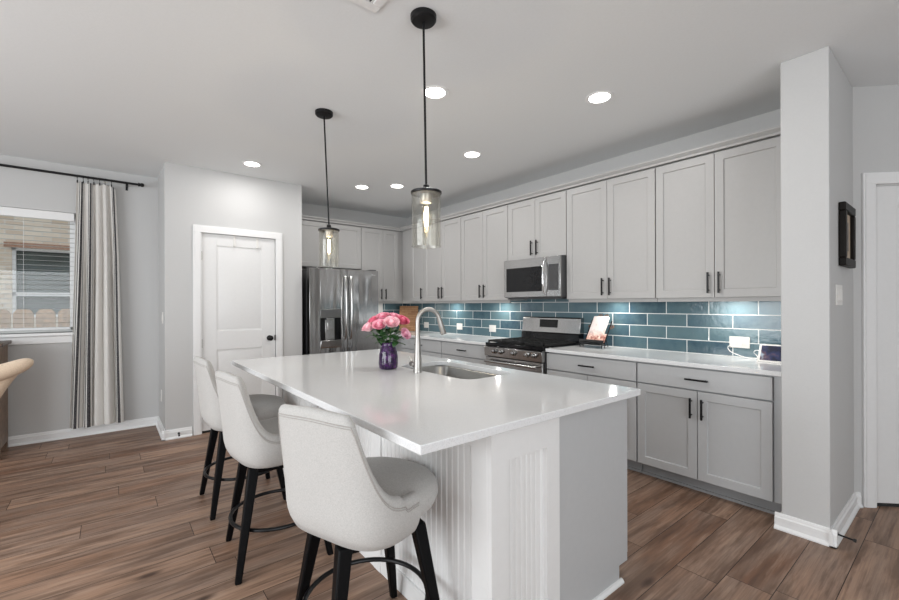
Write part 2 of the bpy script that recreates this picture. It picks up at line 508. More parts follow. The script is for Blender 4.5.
ORG = {}
def thing(name, label, cat, loc=(0, 0, 0), group=None, kind=None):
    o = bpy.data.objects.new(name, None)
    o.empty_display_size = 0.05
    o.location = loc
    COL.objects.link(o)
    ORG[o] = Vector(loc)
    if kind:
        o['kind'] = kind
    if label:
        o['label'] = label
    if cat:
        o['category'] = cat
    if group:
        o['group'] = group
    return o
def part(name, mb, m, parent, label=None, **k):
    org = ORG[parent]
    o = mesh(name, mb, org, M[m] if isinstance(m, str) else m, **k)
    o.parent = parent
    ORG[o] = org
    if label:
        o['label'] = label
    return o
def solo(name, mb, m, label=None, cat=None, group=None, kind=None, origin=None, **k):
    if origin is None:
        xs = [v.x for v in mb.v]; ys = [v.y for v in mb.v]; zs = [v.z for v in mb.v]
        origin = ((min(xs) + max(xs)) / 2, (min(ys) + max(ys)) / 2, min(zs))
    o = mesh(name, mb, origin, M[m] if isinstance(m, str) else m, **k)
    o.location = origin
    ORG[o] = Vector(origin)
    if label: o['label'] = label
    if cat: o['category'] = cat
    if group: o['group'] = group
    if kind: o['kind'] = kind
    return o
def struct(name, mb, m, **k):
    return solo(name, mb, m, kind='structure', origin=k.pop('origin', (0, 0, 0)), **k)

# ------------------------------------------------------------------ key dimensions (metres)
W, B, P, Q, C = 3.808, 5.855, 5.013, 5.72, 2.743
PX, PY0, PY1 = 3.0835, 0.504, 0.721           # stub wall beside the counter
PL, PR = 0.428, 1.784                          # pantry box
AX, AY = 3.80, 0.504                           # start of the angled wall
R2 = math.sqrt(0.5)
def ang(u, d, z):                              # angled wall: u along it, d out into the room
    return (AX + R2 * u - R2 * d, AY - R2 * u - R2 * d, z)
def rw(u, d, z):                               # range wall: u = world y, d out from the wall
    return (W - d, u, z)
def bw(u, d, z):                               # back wall: u = world x
    return (u, B - d, z)

# ------------------------------------------------------------------ room shell
struct('floor', MB().box((-3.7, -3.6, -0.06), (5.1, 6.0, 0)), 'floor')
struct('ceiling', MB().box((-3.7, -3.6, C), (5.1, 6.0, C + 0.06)), 'ceiling')
def holed(mb, a0, a1, holes, z1, put):
    """wall from a0 to a1 with rectangular holes (h0,h1,zlo,zhi); put(u0,u1,z0,z1) adds a block"""
    cur = a0
    for h0, h1, zl, zh in sorted(holes):
        put(cur, h0, 0, z1)
        if zl > 0: put(h0, h1, 0, zl)
        put(h0, h1, zh, z1)
        cur = h1
    put(cur, a1, 0, z1)
    return mb
struct('wall_range', MB().box((W, PY1 - 0.1, 0), (W + 0.12, B + 0.12, C)), 'wall')
struct('wall_back', MB().box((PL, B, 0), (W, B + 0.12, C)), 'wall')
m = MB(); holed(m, PL, PR, [(0.735, 1.487, 0, 2.085)], C, lambda a, b, z0, z1: m.box((a, P, z0), (b, P + 0.11, z1)))
m.box((PL, P + 0.11, 0), (PL + 0.11, B, C)); m.box((PR - 0.11, P + 0.11, 0), (PR, B, C))
struct('wall_pantry', m, 'wall')
WX0, WX1, WZ0, WZ1 = -1.75, -0.262, 1.06, 2.262
m = MB(); holed(m, -3.7, PL, [(WX0, WX1, WZ0, WZ1)], C, lambda a, b, z0, z1: m.box((a, Q, z0), (b, Q + 0.14, z1)))
struct('wall_window', m, 'wall')
struct('wall_pillar', MB().box((PX, PY0, 0), (AX + 0.12, PY1, C)), 'wall', bevel=0.005, segs=3)
DU0, DU1, DZ = 0.118, 0.93, 2.09
m = MB(ang); holed(m, 0, 1.45, [(DU0, DU1, 0, DZ)], C, lambda a, b, z0, z1: m.box((a, -0.12, z0), (b, 0, z1)))
struct('wall_angled', m, 'wall')
e = ang(1.45, 0, 0)
struct('wall_right', MB().box((e[0], -3.6, 0), (e[0] + 0.12, e[1] + 0.05, C)), 'wall')
m = MB(); holed(m, -3.6, 6.0, [(-0.3, 3.9, 0.45, 2.45)], C, lambda a, b, z0, z1: m.box((-3.7, a, z0), (-3.58, b, z1)))
struct('wall_left', m, 'wall')
m = MB(); holed(m, -3.7, 5.1, [(-2.5, 1.7, 0.2, 2.4)], C, lambda a, b, z0, z1: m.box((a, -3.6, z0), (b, -3.48, z1)))
struct('wall_rear', m, 'wall')

# baseboards
def skirt(mb, p, q, nrm):
    """baseboard profile from p to q, nrm = unit vector into the room"""
    p, q, nrm = Vector(p), Vector(q), Vector(nrm)
    prof = [(0, 0), (0.030, 0), (0.030, 0.008), (0.022, 0.018), (0.016, 0.021), (0.016, 0.066), (0.010, 0.074), (0.010, 0.086), (0.006, 0.092), (0, 0.092)]
    n = len(prof)
    vs = [tuple(p + nrm * d + Vector((0, 0, z))) for d, z in prof] + [tuple(q + nrm * d + Vector((0, 0, z))) for d, z in prof]
    mb.add(vs, [tuple(range(n))[::-1], tuple(range(n, 2 * n))] + [(i, (i + 1) % n, n + (i + 1) % n, n + i) for i in range(n)])
    return mb
struct('baseboard_window', skirt(MB(), (-3.5, Q, 0), (PL, Q, 0), (0, -1, 0)), 'trim')
m = skirt(MB(), (PL, Q, 0), (PL, P - 0.030, 0), (-1, 0, 0))
skirt(m, (PL - 0.030, P, 0), (0.655, P, 0), (0, -1, 0)); skirt(m, (1.57, P, 0), (PR, P, 0), (0, -1, 0))
struct('baseboard_pantry', m, 'trim')
m = skirt(MB(), (PX, PY1 + 0.030, 0), (PX, PY0 - 0.030, 0), (-1, 0, 0))
skirt(m, (PX - 0.030, PY0, 0), (AX + 0.01, PY0, 0), (0, -1, 0))
skirt(m, (PX - 0.001, PY1, 0), (3.245, PY1, 0), (0, 1, 0))
struct('baseboard_pillar', m, 'trim')
a, b = ang(0, 0, 0), ang(DU0 - 0.085, 0, 0)
struct('baseboard_angled', skirt(MB(), a, b, (-R2, -R2, 0)), 'trim')

# ------------------------------------------------------------------ doors
def casing(mb, u0, u1, z1, w=0.075, t=0.018):
    for (a, b) in ((u0 - w, u0), (u1, u1 + w)):
        mb.box((a, 0, 0), (b, t, z1)); mb.box((a + 0.012, t, 0), (b - 0.012, t + 0.004, z1))
    mb.box((u0 - w, 0, z1), (u1 + w, t, z1 + w)); mb.box((u0 - w + 0.012, t, z1), (u1 + w - 0.012, t + 0.004, z1 + w - 0.012))
    # jamb linings
    return mb
def pw(u, d, z): return (u, P - d, z)
struct('trim_1', casing(MB(pw), 0.742, 1.480, 2.078), 'trim', bevel=0.003)
struct('trim_2', casing(MB(ang), DU0 + 0.005, DU1 - 0.005, 2.10), 'trim', bevel=0.003)

def panel_door(xf, u0, u1, z0, z1, dface, panels):
    """door leaf with sunken-moulded panels on its room side"""
    mb = MB(xf)
    th = 0.035
    us = sorted({u0, u1} | {p[0] for p in panels} | {p[1] for p in panels})
    mb.box((u0, dface - th, z0), (u1, dface - 0.007, z1))
    # front skin as strips around the panels (all panels share the same u range)
    pu0, pu1 = panels[0][0], panels[0][1]
    mb.box((u0, dface - 0.007, z0), (pu0, dface, z1)); mb.box((pu1, dface - 0.007, z0), (u1, dface, z1))
    zs = [z0] + [z for p in sorted(panels, key=lambda p: p[2]) for z in (p[2], p[3])] + [z1]
    for k in range(0, len(zs), 2):
        mb.box((pu0, dface - 0.007, zs[k]), (pu1, dface, zs[k + 1]))
    for (a, b, c, d) in panels:                 # raised field with bevelled edge
        i, j = 0.018, 0.045
        mb.hexa([(a + i, dface - 0.007, c + i), (b - i, dface - 0.007, c + i), (b - i, dface - 0.007, d - i), (a + i, dface - 0.007, d - i)],
                [(a + j, dface - 0.0015, c + j), (b - j, dface - 0.0015, c + j), (b - j, dface - 0.0015, d - j), (a + j, dface - 0.0015, d - j)])
    return mb
d1 = thing('door_1', None, None, (1.11, P, 0), kind='structure')
part('door_leaf', panel_door(pw, 0.7445, 1.4775, 0.022, 2.0755, -0.006, [(0.885, 1.337, 1.055, 1.955), (0.885, 1.337, 0.20, 0.855)]), 'door', d1, bevel=0.002)
m = MB(); m.lathe([(0.030, 0), (0.030, -0.006), (0.012, -0.012), (0.011, -0.030), (0.026, -0.040), (0.029, -0.052), (0.024, -0.062), (0.010, -0.067)], (1.415, P + 0.006, 0.955), axis=1)
part('knob', m, 'black', d1, 'round matte black knob')
part('latch_plate', MB().box((1.470, P - 0.004, 0.925), (1.479, P + 0.006, 0.985)), 'black', d1)
for z in (0.20, 0.93, 1.84):
    part('hinge', MB().box((0.741, P - 0.008, z - 0.045), (0.750, P + 0.002, z + 0.045)), 'nickel', d1)

d2 = thing('door_2', None, None, ang(0.53, 0, 0), kind='structure')
part('door_leaf', panel_door(ang, DU0 + 0.008, DU1 - 0.008, 0.022, 2.092, -0.008, [(0.27, 0.80, 1.06, 1.95), (0.27, 0.80, 0.2, 0.86)]), 'door', d2, bevel=0.002)
for z in (0.24, 1.06, 1.87):
    part('hinge', MB(ang).box((DU0 + 0.003, -0.008, z - 0.048), (DU0 + 0.016, 0.004, z + 0.048)), 'trim', d2)
struct('door_gap_shade_2', MB(ang).box((DU0, -0.12, 0), (DU1, -0.01, 0.018)), 'rubber_and_gap')  # black strip in the gap under the angled door, its shade as colour
struct('door_gap_shade_1', MB(pw).box((0.742, -0.11, 0), (1.480, -0.012, 0.012)), 'rubber_and_gap')  # the same under the pantry door: blackness of the gap put in as a strip

# over-door hooks
for k, (x, lab) in enumerate(((1.055, 'white over-door hook on the pantry door, the one nearer the hinges'), (1.287, 'white over-door hook on the pantry door, the one nearer the knob'))):
    m = MB().box((x - 0.011, P - 0.002, 1.955), (x + 0.011, P + 0.004, 2.076))
    m.box((x - 0.011, P - 0.018, 1.955), (x + 0.011, P - 0.002, 1.962)); m.box((x - 0.009, P - 0.020, 1.955), (x + 0.009, P - 0.016, 1.985))
    solo('door_hook', m, 'white_plastic', lab, 'hook', 'over-door hooks', bevel=0.002)

# door stops
def stop(p, q, lab):
    t = thing('door_stop', lab, 'door stop', p)
    p, q = Vector(p), Vector(q); d = (q - p)
    part('rod', MB().tube([p, p + d * 0.1, p + d * 0.12, p + d * 0.85], [0.011, 0.011, 0.005, 0.005], 10), 'black', t)
    part('tip', MB().cyl(p + d * 0.85, q, 0.009, 12), 'rubber_and_gap', t)
stop((3.125, PY0 - 0.0165, 0.055), (3.135, PY0 - 0.098, 0.045), 'black rod door stop on the baseboard of the white stub wall')
stop((0.54, P - 0.0165, 0.048), (0.535, P - 0.085, 0.042), 'small black door stop on the baseboard beside the pantry door')

# ------------------------------------------------------------------ window, blind, curtain
w1 = thing('window_1', None, None, ((WX0 + WX1) / 2, Q, WZ0), kind='structure')
m = MB()
fy0, fy1 = Q + 0.075, Q + 0.125
for a, b, c, d in ((WX0, WX0 + 0.05, WZ0, WZ1), (WX1 - 0.05, WX1, WZ0, WZ1), (WX0, WX1, WZ0, WZ0 + 0.05), (WX0, WX1, WZ1 - 0.05, WZ1)):
    m.box((a, fy0, c), (b, fy1, d))
part('window_frame', m, 'trim', w1, bevel=0.003)
part('glass_pane', MB().box((WX0 + 0.05, Q + 0.097, WZ0 + 0.05), (WX1 - 0.05, Q + 0.103, WZ1 - 0.05)), 'pane', w1)
m = MB().box((WX0 - 0.06, Q - 0.045, WZ0 - 0.03), (WX1 + 0.06, Q + 0.075, WZ0)).box((WX0 - 0.035, Q - 0.014, WZ0 - 0.105), (WX1 + 0.035, Q, WZ0 - 0.03))
part('window_sill', m, 'trim', w1, bevel=0.005)
bl = thing('window_blind', 'white horizontal slat blind lowered over the window', 'blind', ((WX0 + WX1) / 2, Q + 0.03, WZ0))
part('valance', MB().box((WX0 + 0.01, Q - 0.006, WZ1 - 0.085), (WX1 - 0.01, Q + 0.012, WZ1 - 0.004)), 'trim', bl, bevel=0.003)
part('headrail', MB().box((WX0 + 0.015, Q + 0.014, WZ1 - 0.05), (WX1 - 0.015, Q + 0.065, WZ1 - 0.004)), 'blind', bl)
z = WZ1 - 0.11
while z > WZ0 + 0.05:
    m = MB()
    a = 0.0
    c, s_ = math.cos(a) * 0.014, math.sin(a) * 0.014
    m.prism([(Q + 0.04 - c, z - s_ - 0.001), (Q + 0.04, z + 0.0005), (Q + 0.04 + c, z + s_ - 0.001), (Q + 0.04 + c, z + s_ + 0.0005), (Q + 0.04, z + 0.002), (Q + 0.04 - c, z - s_ + 0.0005)], 0, WX0 + 0.012, WX1 - 0.012)
    part('slat', m, 'blind', bl)
    z -= 0.0475
part('bottom_rail', MB().box((WX0 + 0.012, Q + 0.016, WZ0 + 0.004), (WX1 - 0.012, Q + 0.064, WZ0 + 0.026)), 'blind', bl, bevel=0.003)
for x in (WX0 + 0.15, -1.0, WX1 - 0.13 - 0.25):
    part('ladder_cord', MB().cyl((x, Q + 0.0235, WZ0 + 0.02), (x, Q + 0.0235, WZ1 - 0.05), 0.0011, 5), 'cord', bl)

RY, RZ = 5.625, 2.622
rod = thing('curtain_rod', 'long black curtain rod above the window', 'curtain rod', (0.24, RY, RZ))
part('pole', MB().cyl((-2.0, RY, RZ + 0.006), (0.245, RY, RZ), 0.012), 'black', rod)
m = MB().lathe([(0.012, 0), (0.020, 0.004), (0.020, 0.014), (0.013, 0.018), (0.019, 0.028), (0.021, 0.038), (0.016, 0.05), (0.006, 0.056)], (0.243, RY, RZ), axis=0)
part('finial', m, 'black', rod)
m = MB().cyl((0.150, RY, RZ - 0.014), (0.150, Q, RZ - 0.014), 0.007, 10).box((0.140, Q - 0.008, RZ - 0.06), (0.160, Q, RZ + 0.03)).box((0.142, RY - 0.014, RZ - 0.04), (0.158, RY + 0.014, RZ - 0.010))
part('bracket', m, 'black', rod)

# curtain: pleated cloth sheet
NP = 5
def cloth_pt(u, v):
    zt = 2.560 + 0.012 * abs(math.sin(u * NP * PI))
    zb = 0.105
    z = zt + (zb - zt) * v
    xt0, xt1 = -0.255, 0.050
    xm0, xm1 = -0.275, 0.075
    xb0, xb1 = -0.325, 0.108
    if v < 0.3:
        k = v / 0.3; x0, x1 = xt0 + (xm0 - xt0) * k, xt1 + (xm1 - xt1) * k
    else:
        k = (v - 0.3) / 0.7; x0, x1 = xm0 + (xb0 - xm0) * k, xm1 + (xb1 - xm1) * k
    amp = 0.020 + 0.026 * min(1, v * 2.5)
    ph = u * NP * 2 * PI + 0.5 * math.sin(3 * v + u * 9)
    x = x0 + (x1 - x0) * u + 0.011 * math.sin(ph * 1.0 + 1.2) * (0.4 + v)
    y = RY + 0.005 + amp * math.sin(ph) * (0.75 + 0.25 * math.sin(u * 17 + 1)) + 0.014 * math.sin(u * 23 + v * 2) * v
    if u > 0.93 and v < 0.05:
        z -= 0.03 * (1 - v / 0.05) * (u - 0.93) / 0.07
    return (x, y, z)
NU, NV = 200, 40
m = MB().grid(cloth_pt, NU, NV)
cu = solo('curtain', m, 'curtain', 'cream curtain with black and grey vertical stripes beside the window', 'curtain', origin=(-0.11, RY, 0.1), angle=180)
uvl = cu.data.uv_layers.new(name='cloth')
nvp = NV + 1
for lp in cu.data.loops:
    i, j = divmod(lp.vertex_index, nvp)
    uvl.data[lp.index].uv = (i / NU, j / NV)
ring_x = [-0.245, -0.200, -0.163, -0.118, -0.072, -0.030, 0.022]
ring0 = None
places = ['leftmost over the curtain', 'second from the left', 'third from the left', 'middle one', 'third from the right', 'second from the right', 'rightmost, nearest the rod end']
for i, x in enumerate(ring_x):
    if ring0 is None:
        ring0 = thing('curtain_ring', '', 'curtain ring', (x, RY, RZ), 'black clip rings on the curtain rod')
        m = MB().tube([(x + 0.002 * math.sin(a), RY + 0.0175 * math.cos(a), RZ - 0.0045 + 0.0175 * math.sin(a)) for a in [2 * PI * k / 20 for k in range(20)]], 0.0024, 6, closed=True)
        part('ring', m, 'black', ring0)
        part('clip', MB().box((x - 0.005, RY - 0.006, RZ - 0.066), (x + 0.005, RY + 0.006, RZ - 0.040)).cyl((x, RY, RZ - 0.042), (x, RY, RZ - 0.02), 0.0022, 6), 'black', ring0)
        r = ring0
    else:
        r = ring0.copy(); COL.objects.link(r); r.location = (x, RY, RZ)
        for ch in list(ring0.children):
            c = ch.copy(); COL.objects.link(c); c.parent = r
    r['label'] = 'black clip ring on the curtain rod, ' + places[i]

# ------------------------------------------------------------------ outdoors beyond the window
struct('ground', MB().box((-6, Q + 0.14, -0.3), (4, 12, -0.12)), 'ground')
nh = thing('neighbour_house', 'pale brick house seen through the window blind', 'house', (-1.0, 9.0, -0.12))
m = MB(); hx0, hx1, hz0, hz1 = -1.13, -0.20, 1.15, 2.20
m.box((-5, 9.0, -0.12), (hx0, 9.2, 5)).box((hx1, 9.0, -0.12), (2.5, 9.2, 5)).box((hx0, 9.0, -0.12), (hx1, 9.2, hz0)).box((hx0, 9.0, hz1), (hx1, 9.2, 5))
part('brick_wall', m, 'brick', nh)
m = MB()
for a, b, c, d in ((hx0, hx0 + 0.04, hz0, hz1), (hx1 - 0.04, hx1, hz0, hz1), (hx0, hx1, hz1 - 0.04, hz1), (hx0, hx1, hz0, hz0 + 0.04), (hx0, hx1, 1.475, 1.53)):
    m.box((a, 9.03, c), (b, 9.08, d))
wf = part('window_frame', m, 'trim', nh)
part('pane', MB().box((hx0, 9.09, hz0), (hx1, 9.11, hz1)), 'darkpane', wf)
part('header', MB().box((hx0 - 0.08, 8.97, hz1), (hx1 + 0.08, 9.0, hz1 + 0.075)), 'header', nh)
fe = thing('picket_fence', 'tan cedar picket fence outside the window', 'fence', (-1.0, 7.0, -0.12))
x = -2.6
while x < 1.0:
    w = 0.174
    m = MB().prism([(x, -0.12), (x + w, -0.12), (x + w, 1.235), (x + w - 0.035, 1.285), (x + 0.035, 1.285), (x, 1.235)], 1, 7.0, 7.02)
    part('picket', m, 'fence', fe)
    x += 0.192
part('rail', MB().box((-2.6, 7.02, 0.9), (1.1, 7.06, 0.99)), 'fence', fe)
part('rail', MB().box((-2.6, 7.02, 0.15), (1.1, 7.06, 0.24)), 'fence', fe)

# ------------------------------------------------------------------ cabinets
def shaker(xf, u0, u1, z0, z1, d0, th=0.02, w=0.058, rec=0.010):
    """five-piece door: frame with a recessed flat panel; back at depth d0"""
    mb = MB(xf)
    d1 = d0 + th; di = d1 - rec
    i = 0.004
    O = [(u0, z0), (u1, z0), (u1, z1), (u0, z1)]
    A = [(u0 + w, z0 + w), (u1 - w, z0 + w), (u1 - w, z1 - w), (u0 + w, z1 - w)]
    Bq = [(u0 + w + i, z0 + w + i), (u1 - w - i, z0 + w + i), (u1 - w - i, z1 - w - i), (u0 + w + i, z1 - w - i)]
    vs = [(p[0], d0, p[1]) for p in O] + [(p[0], d1, p[1]) for p in O] + [(p[0], d1, p[1]) for p in A] + [(p[0], di, p[1]) for p in Bq]
    fs = [(0, 1, 2, 3), (12, 13, 14, 15)]
    for k in range(4):
        j = (k + 1) % 4
        fs += [(k, j, 4 + j, 4 + k), (4 + k, 4 + j, 8 + j, 8 + k), (8 + k, 8 + j, 12 + j, 12 + k)]
    mb.add(vs, fs)
    return mb
def slab(xf, u0, u1, z0, z1, d0, th=0.02):
    return MB(xf).box((u0, d0, z0), (u1, d0 + th, z1))
def pull_v(xf, u, z0, z1, d):
    mb = MB(xf)
    mb.box((u - 0.006, d + 0.024, z0), (u + 0.006, d + 0.036, z1))
    for z in (z0 + 0.022, z1 - 0.022):
        mb.box((u - 0.004, d, z - 0.004), (u + 0.004, d + 0.026, z + 0.004))
    return mb
def pull_h(xf, u0, u1, z, d):
    mb = MB(xf)
    mb.box((u0, d + 0.024, z - 0.006), (u1, d + 0.036, z + 0.006))
    for u in (u0 + 0.022, u1 - 0.022):
        mb.box((u - 0.004, d, z - 0.004), (u + 0.004, d + 0.026, z + 0.004))
    return mb
UZ0, UZ1, UD = 1.372, 2.440, 0.310
def upper(xf, u0, u1, label, doors, z0=UZ0, depth=UD, rail=True, hz=(1.405, 1.560), group='pale grey upper cabinets'):
    """doors: list of (u0,u1,handle side 'lo'/'hi'/None)"""
    mid = (u0 + u1) / 2
    t = thing('wall_cabinet', label, 'cabinet', xf(mid, depth / 2, z0), group)
    part('carcass', MB(xf).box((u0, 0.009, z0), (u1, depth - 0.012, UZ1 + 0.01)), 'upper', t, bevel=0.001)
    if rail:
        part('light_rail', MB(xf).box((u0, depth - 0.03, z0 - 0.028), (u1, depth - 0.012, z0)), 'upper', t)
    for a, b, side in doors:
        d = part('door', shaker(xf, a, b, z0 + 0.003, UZ1 - 0.003, depth + 0.001), 'upper', t, bevel=0.0012)
        if side:
            u = a + 0.034 if side == 'lo' else b - 0.034
            part('handle', pull_v(xf, u, hz[0] - 1.372 + z0, hz[1] - 1.372 + z0, depth + 0.021), 'black', d, 'black bar handle', bevel=0.001)
    return t
G_ = 0.002
def pair(a, b):
    c = (a + b) / 2
    return [(a + G_, c - G_, 'hi'), (c + G_, b - G_, 'lo')]
upper(rw, 0.722, 1.638, 'two-door pale grey wall cabinet at the right end beside the stub wall', [(0.778, 1.206, 'hi'), (1.210, 1.636, 'lo')])
upper(rw, 1.642, 2.502, 'tall two-door pale grey wall cabinet right of the microwave', pair(1.642, 2.502))
upper(rw, 2.506, 3.280, 'short two-door pale grey wall cabinet above the microwave', pair(2.506, 3.280), z0=1.806, rail=False)
upper(rw, 3.284, 4.090, 'two-door pale grey wall cabinet just left of the microwave', pair(3.284, 4.090))
upper(rw, 4.094, 4.900, 'two-door pale grey wall cabinet second left of the microwave', pair(4.094, 4.900))
upper(rw, 4.904, B - 0.34, 'single-door pale grey wall cabinet in the corner of the range wall', [(4.908, 5.235, 'lo')])
upper(bw, 2.822, W - 0.009, 'two-door pale grey wall cabinet right of the refrigerator', [(2.824, 3.172, 'hi'), (3.176, 3.440, 'lo')])
upper(bw, 1.795, 2.818, 'wide pale grey wall cabinet above the refrigerator', pair(1.795, 2.818), z0=1.835, rail=False, hz=(1.405, 1.50))
# crown moulding
def crown_prof(d):
    return [(d - 0.02, UZ1 + 0.010), (d + 0.024, UZ1 + 0.010), (d + 0.024, UZ1 + 0.026), (d + 0.048, UZ1 + 0.046), (d + 0.048, UZ1 + 0.058), (d - 0.02, UZ1 + 0.058)]
m = MB()
dF = UD + 0.01
pr = crown_prof(dF); n = len(pr)
A0 = [(W - d, PY1, z) for d, z in pr]; A1 = [(W - d, B - d, z) for d, z in pr]; A2 = [(PR, B - d, z) for d, z in pr]
vs = A0 + A1 + A2
fs = [tuple(range(n)), tuple(range(2 * n, 3 * n))]
for q in (0, 1):
    fs += [(q * n + i, q * n + (i + 1) % n, (q + 1) * n + (i + 1) % n, (q + 1) * n + i) for i in range(n)]
m.add(vs, fs)
struct('trim_5', m, 'upper')

BD = 0.610
def base(xf, u0, u1, label, drawer, doors, handle=None, filler=None, group='grey base cabinets', z_top=0.883):
    mid = (u0 + u1) / 2
    t = thing('base_cabinet', label, 'cabinet', xf(mid, BD / 2, 0), group)
    lo = min(u0, filler[0]) if filler else u0
    hi = max(u1, filler[1]) if filler else u1
    part('carcass', MB(xf).box((u0, 0.004, 0.10), (u1, BD - 0.016, z_top)), 'base', t)
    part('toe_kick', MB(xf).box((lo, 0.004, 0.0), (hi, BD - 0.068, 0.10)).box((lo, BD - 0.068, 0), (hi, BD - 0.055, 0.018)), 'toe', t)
    if filler:
        part('filler', MB(xf).box((filler[0], 0.004, 0.10), (filler[1], BD - 0.004, z_top)), 'base', t)
    a, b = drawer
    d = part('drawer', slab(xf, a, b, 0.728, 0.872, BD + 0.001), 'base', t, bevel=0.0015)
    if handle:
        part('handle', pull_h(xf, handle[0], handle[1], 0.799, BD + 0.021), 'black', d, 'black bar handle', bevel=0.001)
    for a, b, side in doors:
        d = part('door', shaker(xf, a, b, 0.106, 0.718, BD + 0.001), 'base', t, bevel=0.0012)
        u = a + 0.034 if side == 'lo' else b - 0.034
        part('handle', pull_v(xf, u, 0.530, 0.670, BD + 0.021), 'black', d, 'black bar handle', bevel=0.001)
    return t
base(rw, 0.783, 1.643, 'two-door grey base cabinet with one wide drawer beside the stub wall', (0.787, 1.640), [(0.787, 1.211, 'hi'), (1.216, 1.640, 'lo')], (1.137, 1.285), (0.722, 0.783))
base(rw, 1.648, 2.512, 'grey base cabinet with one drawer just right of the range', (1.651, 2.509), [(1.651, 2.077, 'hi'), (2.082, 2.509, 'lo')], (2.000, 2.150))
base(rw, 3.306, 4.112, 'grey base cabinet with one drawer just left of the range', (3.309, 4.109), [(3.309, 3.707, 'hi'), (3.712, 4.109, 'lo')], (3.635, 3.785))
base(rw, 4.116, 5.05, 'grey base cabinet in the corner, second left of the range', (4.119, 5.046), [(4.119, 4.58, 'hi'), (4.585, 5.046, 'lo')], (4.50, 4.65), (5.05, B - 0.005))
base(bw, 2.800, W - BD - 0.012, 'narrow grey base cabinet between the refrigerator and the corner', (2.803, 3.14), [(2.803, 3.14, 'lo')], (2.90, 3.04))

# counters (z 0.884 to 0.914)
CO = 0.645
solo('countertop', MB().box((W - CO, PY1 + 0.002, 0.884), (W - 0.002, 2.512, 0.914)), 'quartz', 'white quartz countertop right of the range under the tablet', 'countertop', 'kitchen wall countertops', bevel=0.003)
m = MB().prism([(W - CO, 3.302), (W - 0.002, 3.302), (W - 0.002, B - 0.002), (2.800, B - 0.002), (2.800, B - CO), (W - CO, B - CO)], 2, 0.884, 0.914)
solo('countertop', m, 'quartz', 'white quartz L-shaped countertop in the corner left of the range', 'countertop', 'kitchen wall countertops', bevel=0.003)
# backsplash
solo('tile_backsplash', MB().box((W - 0.009, PY1 + 0.001, 0.9145), (W - 0.0005, B - 0.010, UZ0 - 0.001)).box((W - 0.009, 2.5075, UZ0 - 0.001), (W - 0.0005, 3.2785, 1.42)), 'tileY', 'teal glazed subway tile backsplash along the range wall', 'backsplash', origin=(0, 0, 0))
solo('tile_backsplash', MB().box((3.36, B - 0.009, 0.9145), (W - 0.010, B - 0.0005, UZ0 - 0.001)), 'tileX', 'short teal subway tile backsplash on the back wall in the corner', 'backsplash', origin=(0, 0, 0))

# under-cabinet lights
def puck(x, y, lab):
    t = thing('under_cabinet_light', lab, 'light', (x, y, UZ0 - 0.012), 'puck lights under the wall cabinets')
    part('housing', MB().lathe([(0.034, 0), (0.036, 0.004), (0.036, 0.0115), (0.03, 0.0118)], (x, y, UZ0 - 0.012)), 'nickel', t)
    part('lens', MB().lathe([(0.005, -0.001), (0.027, -0.001), (0.027, 0.001), (0.005, 0.001)], (x, y, UZ0 - 0.012), n=20), 'puck', t)
    l = bpy.data.lights.new('puck_lamp', 'AREA'); l.shape = 'DISK'; l.size = 0.05; l.energy = 1.6; l.color = (1, 0.97, 0.90)
    o = bpy.data.objects.new('puck_lamp', l); COL.objects.link(o); o.location = (x, y, UZ0 - 0.016)
for y, lab in ((1.16, 'under the right-end wall cabinet'), (2.12, 'under the wall cabinet right of the microwave'), (3.62, 'under the wall cabinet just left of the microwave'), (4.56, 'under the wall cabinet second left of the microwave')):
    puck(W - 0.15, y, 'round puck light ' + lab)
puck(3.10, B - 0.15, 'round puck light under the wall cabinet right of the refrigerator')

# ------------------------------------------------------------------ range
ra, rb = 2.521, 3.291
rg = thing('gas_range', 'stainless steel gas range with black grates', 'stove', (3.45, (ra + rb) / 2, 0))
part('body', MB().box((3.175, ra, 0.03), (W - 0.03, rb, 0.905)), 'darkgrey', rg)
part('cooktop', MB().box((3.140, ra - 0.004, 0.893), (3.72, rb + 0.004, 0.922)), 'blackgloss', rg, bevel=0.004)
m = MB().prism([(3.140, 0.890), (3.116, 0.878), (3.125, 0.785), (3.175, 0.785), (3.175, 0.892), (3.15, 0.892)], 1, ra, rb)
part('control_panel', m, 'steel', rg, bevel=0.002)
for y in (3.128, 3.038, 2.867, 2.696, 2.606):
    m = MB().lathe([(0.026, 0.0), (0.026, -0.006), (0.020, -0.008), (0.018, -0.034), (0.012, -0.037)], (3.118, y, 0.842), axis=0)
    m.box((3.076, y - 0.003, 0.845), (3.084, y + 0.003, 0.862))
    part('knob', m, 'steel_dark', rg)
od = part('oven_door', MB().box((3.135, ra + 0.006, 0.205), (3.173, rb - 0.006, 0.775)), 'steel', rg, bevel=0.003)
part('window', MB().box((3.130, ra + 0.06, 0.27), (3.136, rb - 0.06, 0.685)), 'blackgloss', od, 'black glass')
m = MB().cyl((3.085, ra + 0.04, 0.735), (3.085, rb - 0.04, 0.735), 0.013)
for y in (ra + 0.07, rb - 0.07):
    m.cyl((3.085, y, 0.735), (3.136, y, 0.735), 0.009, 10)
part('handle', m, 'steel', od)
part('storage_drawer', MB().box((3.135, ra + 0.006, 0.05), (3.173, rb - 0.006, 0.195)), 'steel', rg, bevel=0.003)
m = MB().prism([(3.70, 0.920), (3.795, 0.920), (3.795, 1.03), (3.73, 1.03), (3.71, 1.01)], 1, ra + 0.004, rb - 0.004)
part('backguard_base', m, 'blackgloss', rg)
m = MB().prism([(3.720, 1.02), (3.795, 1.02), (3.795, 1.186), (3.752, 1.186), (3.740, 1.176)], 1, ra, rb)
bgd = part('backguard', m, 'steel', rg, bevel=0.003)
def bgx(z, off): return 3.720 + 0.02 * (z - 1.02) / 0.156 - off
y0, y1 = 2.800, 3.040
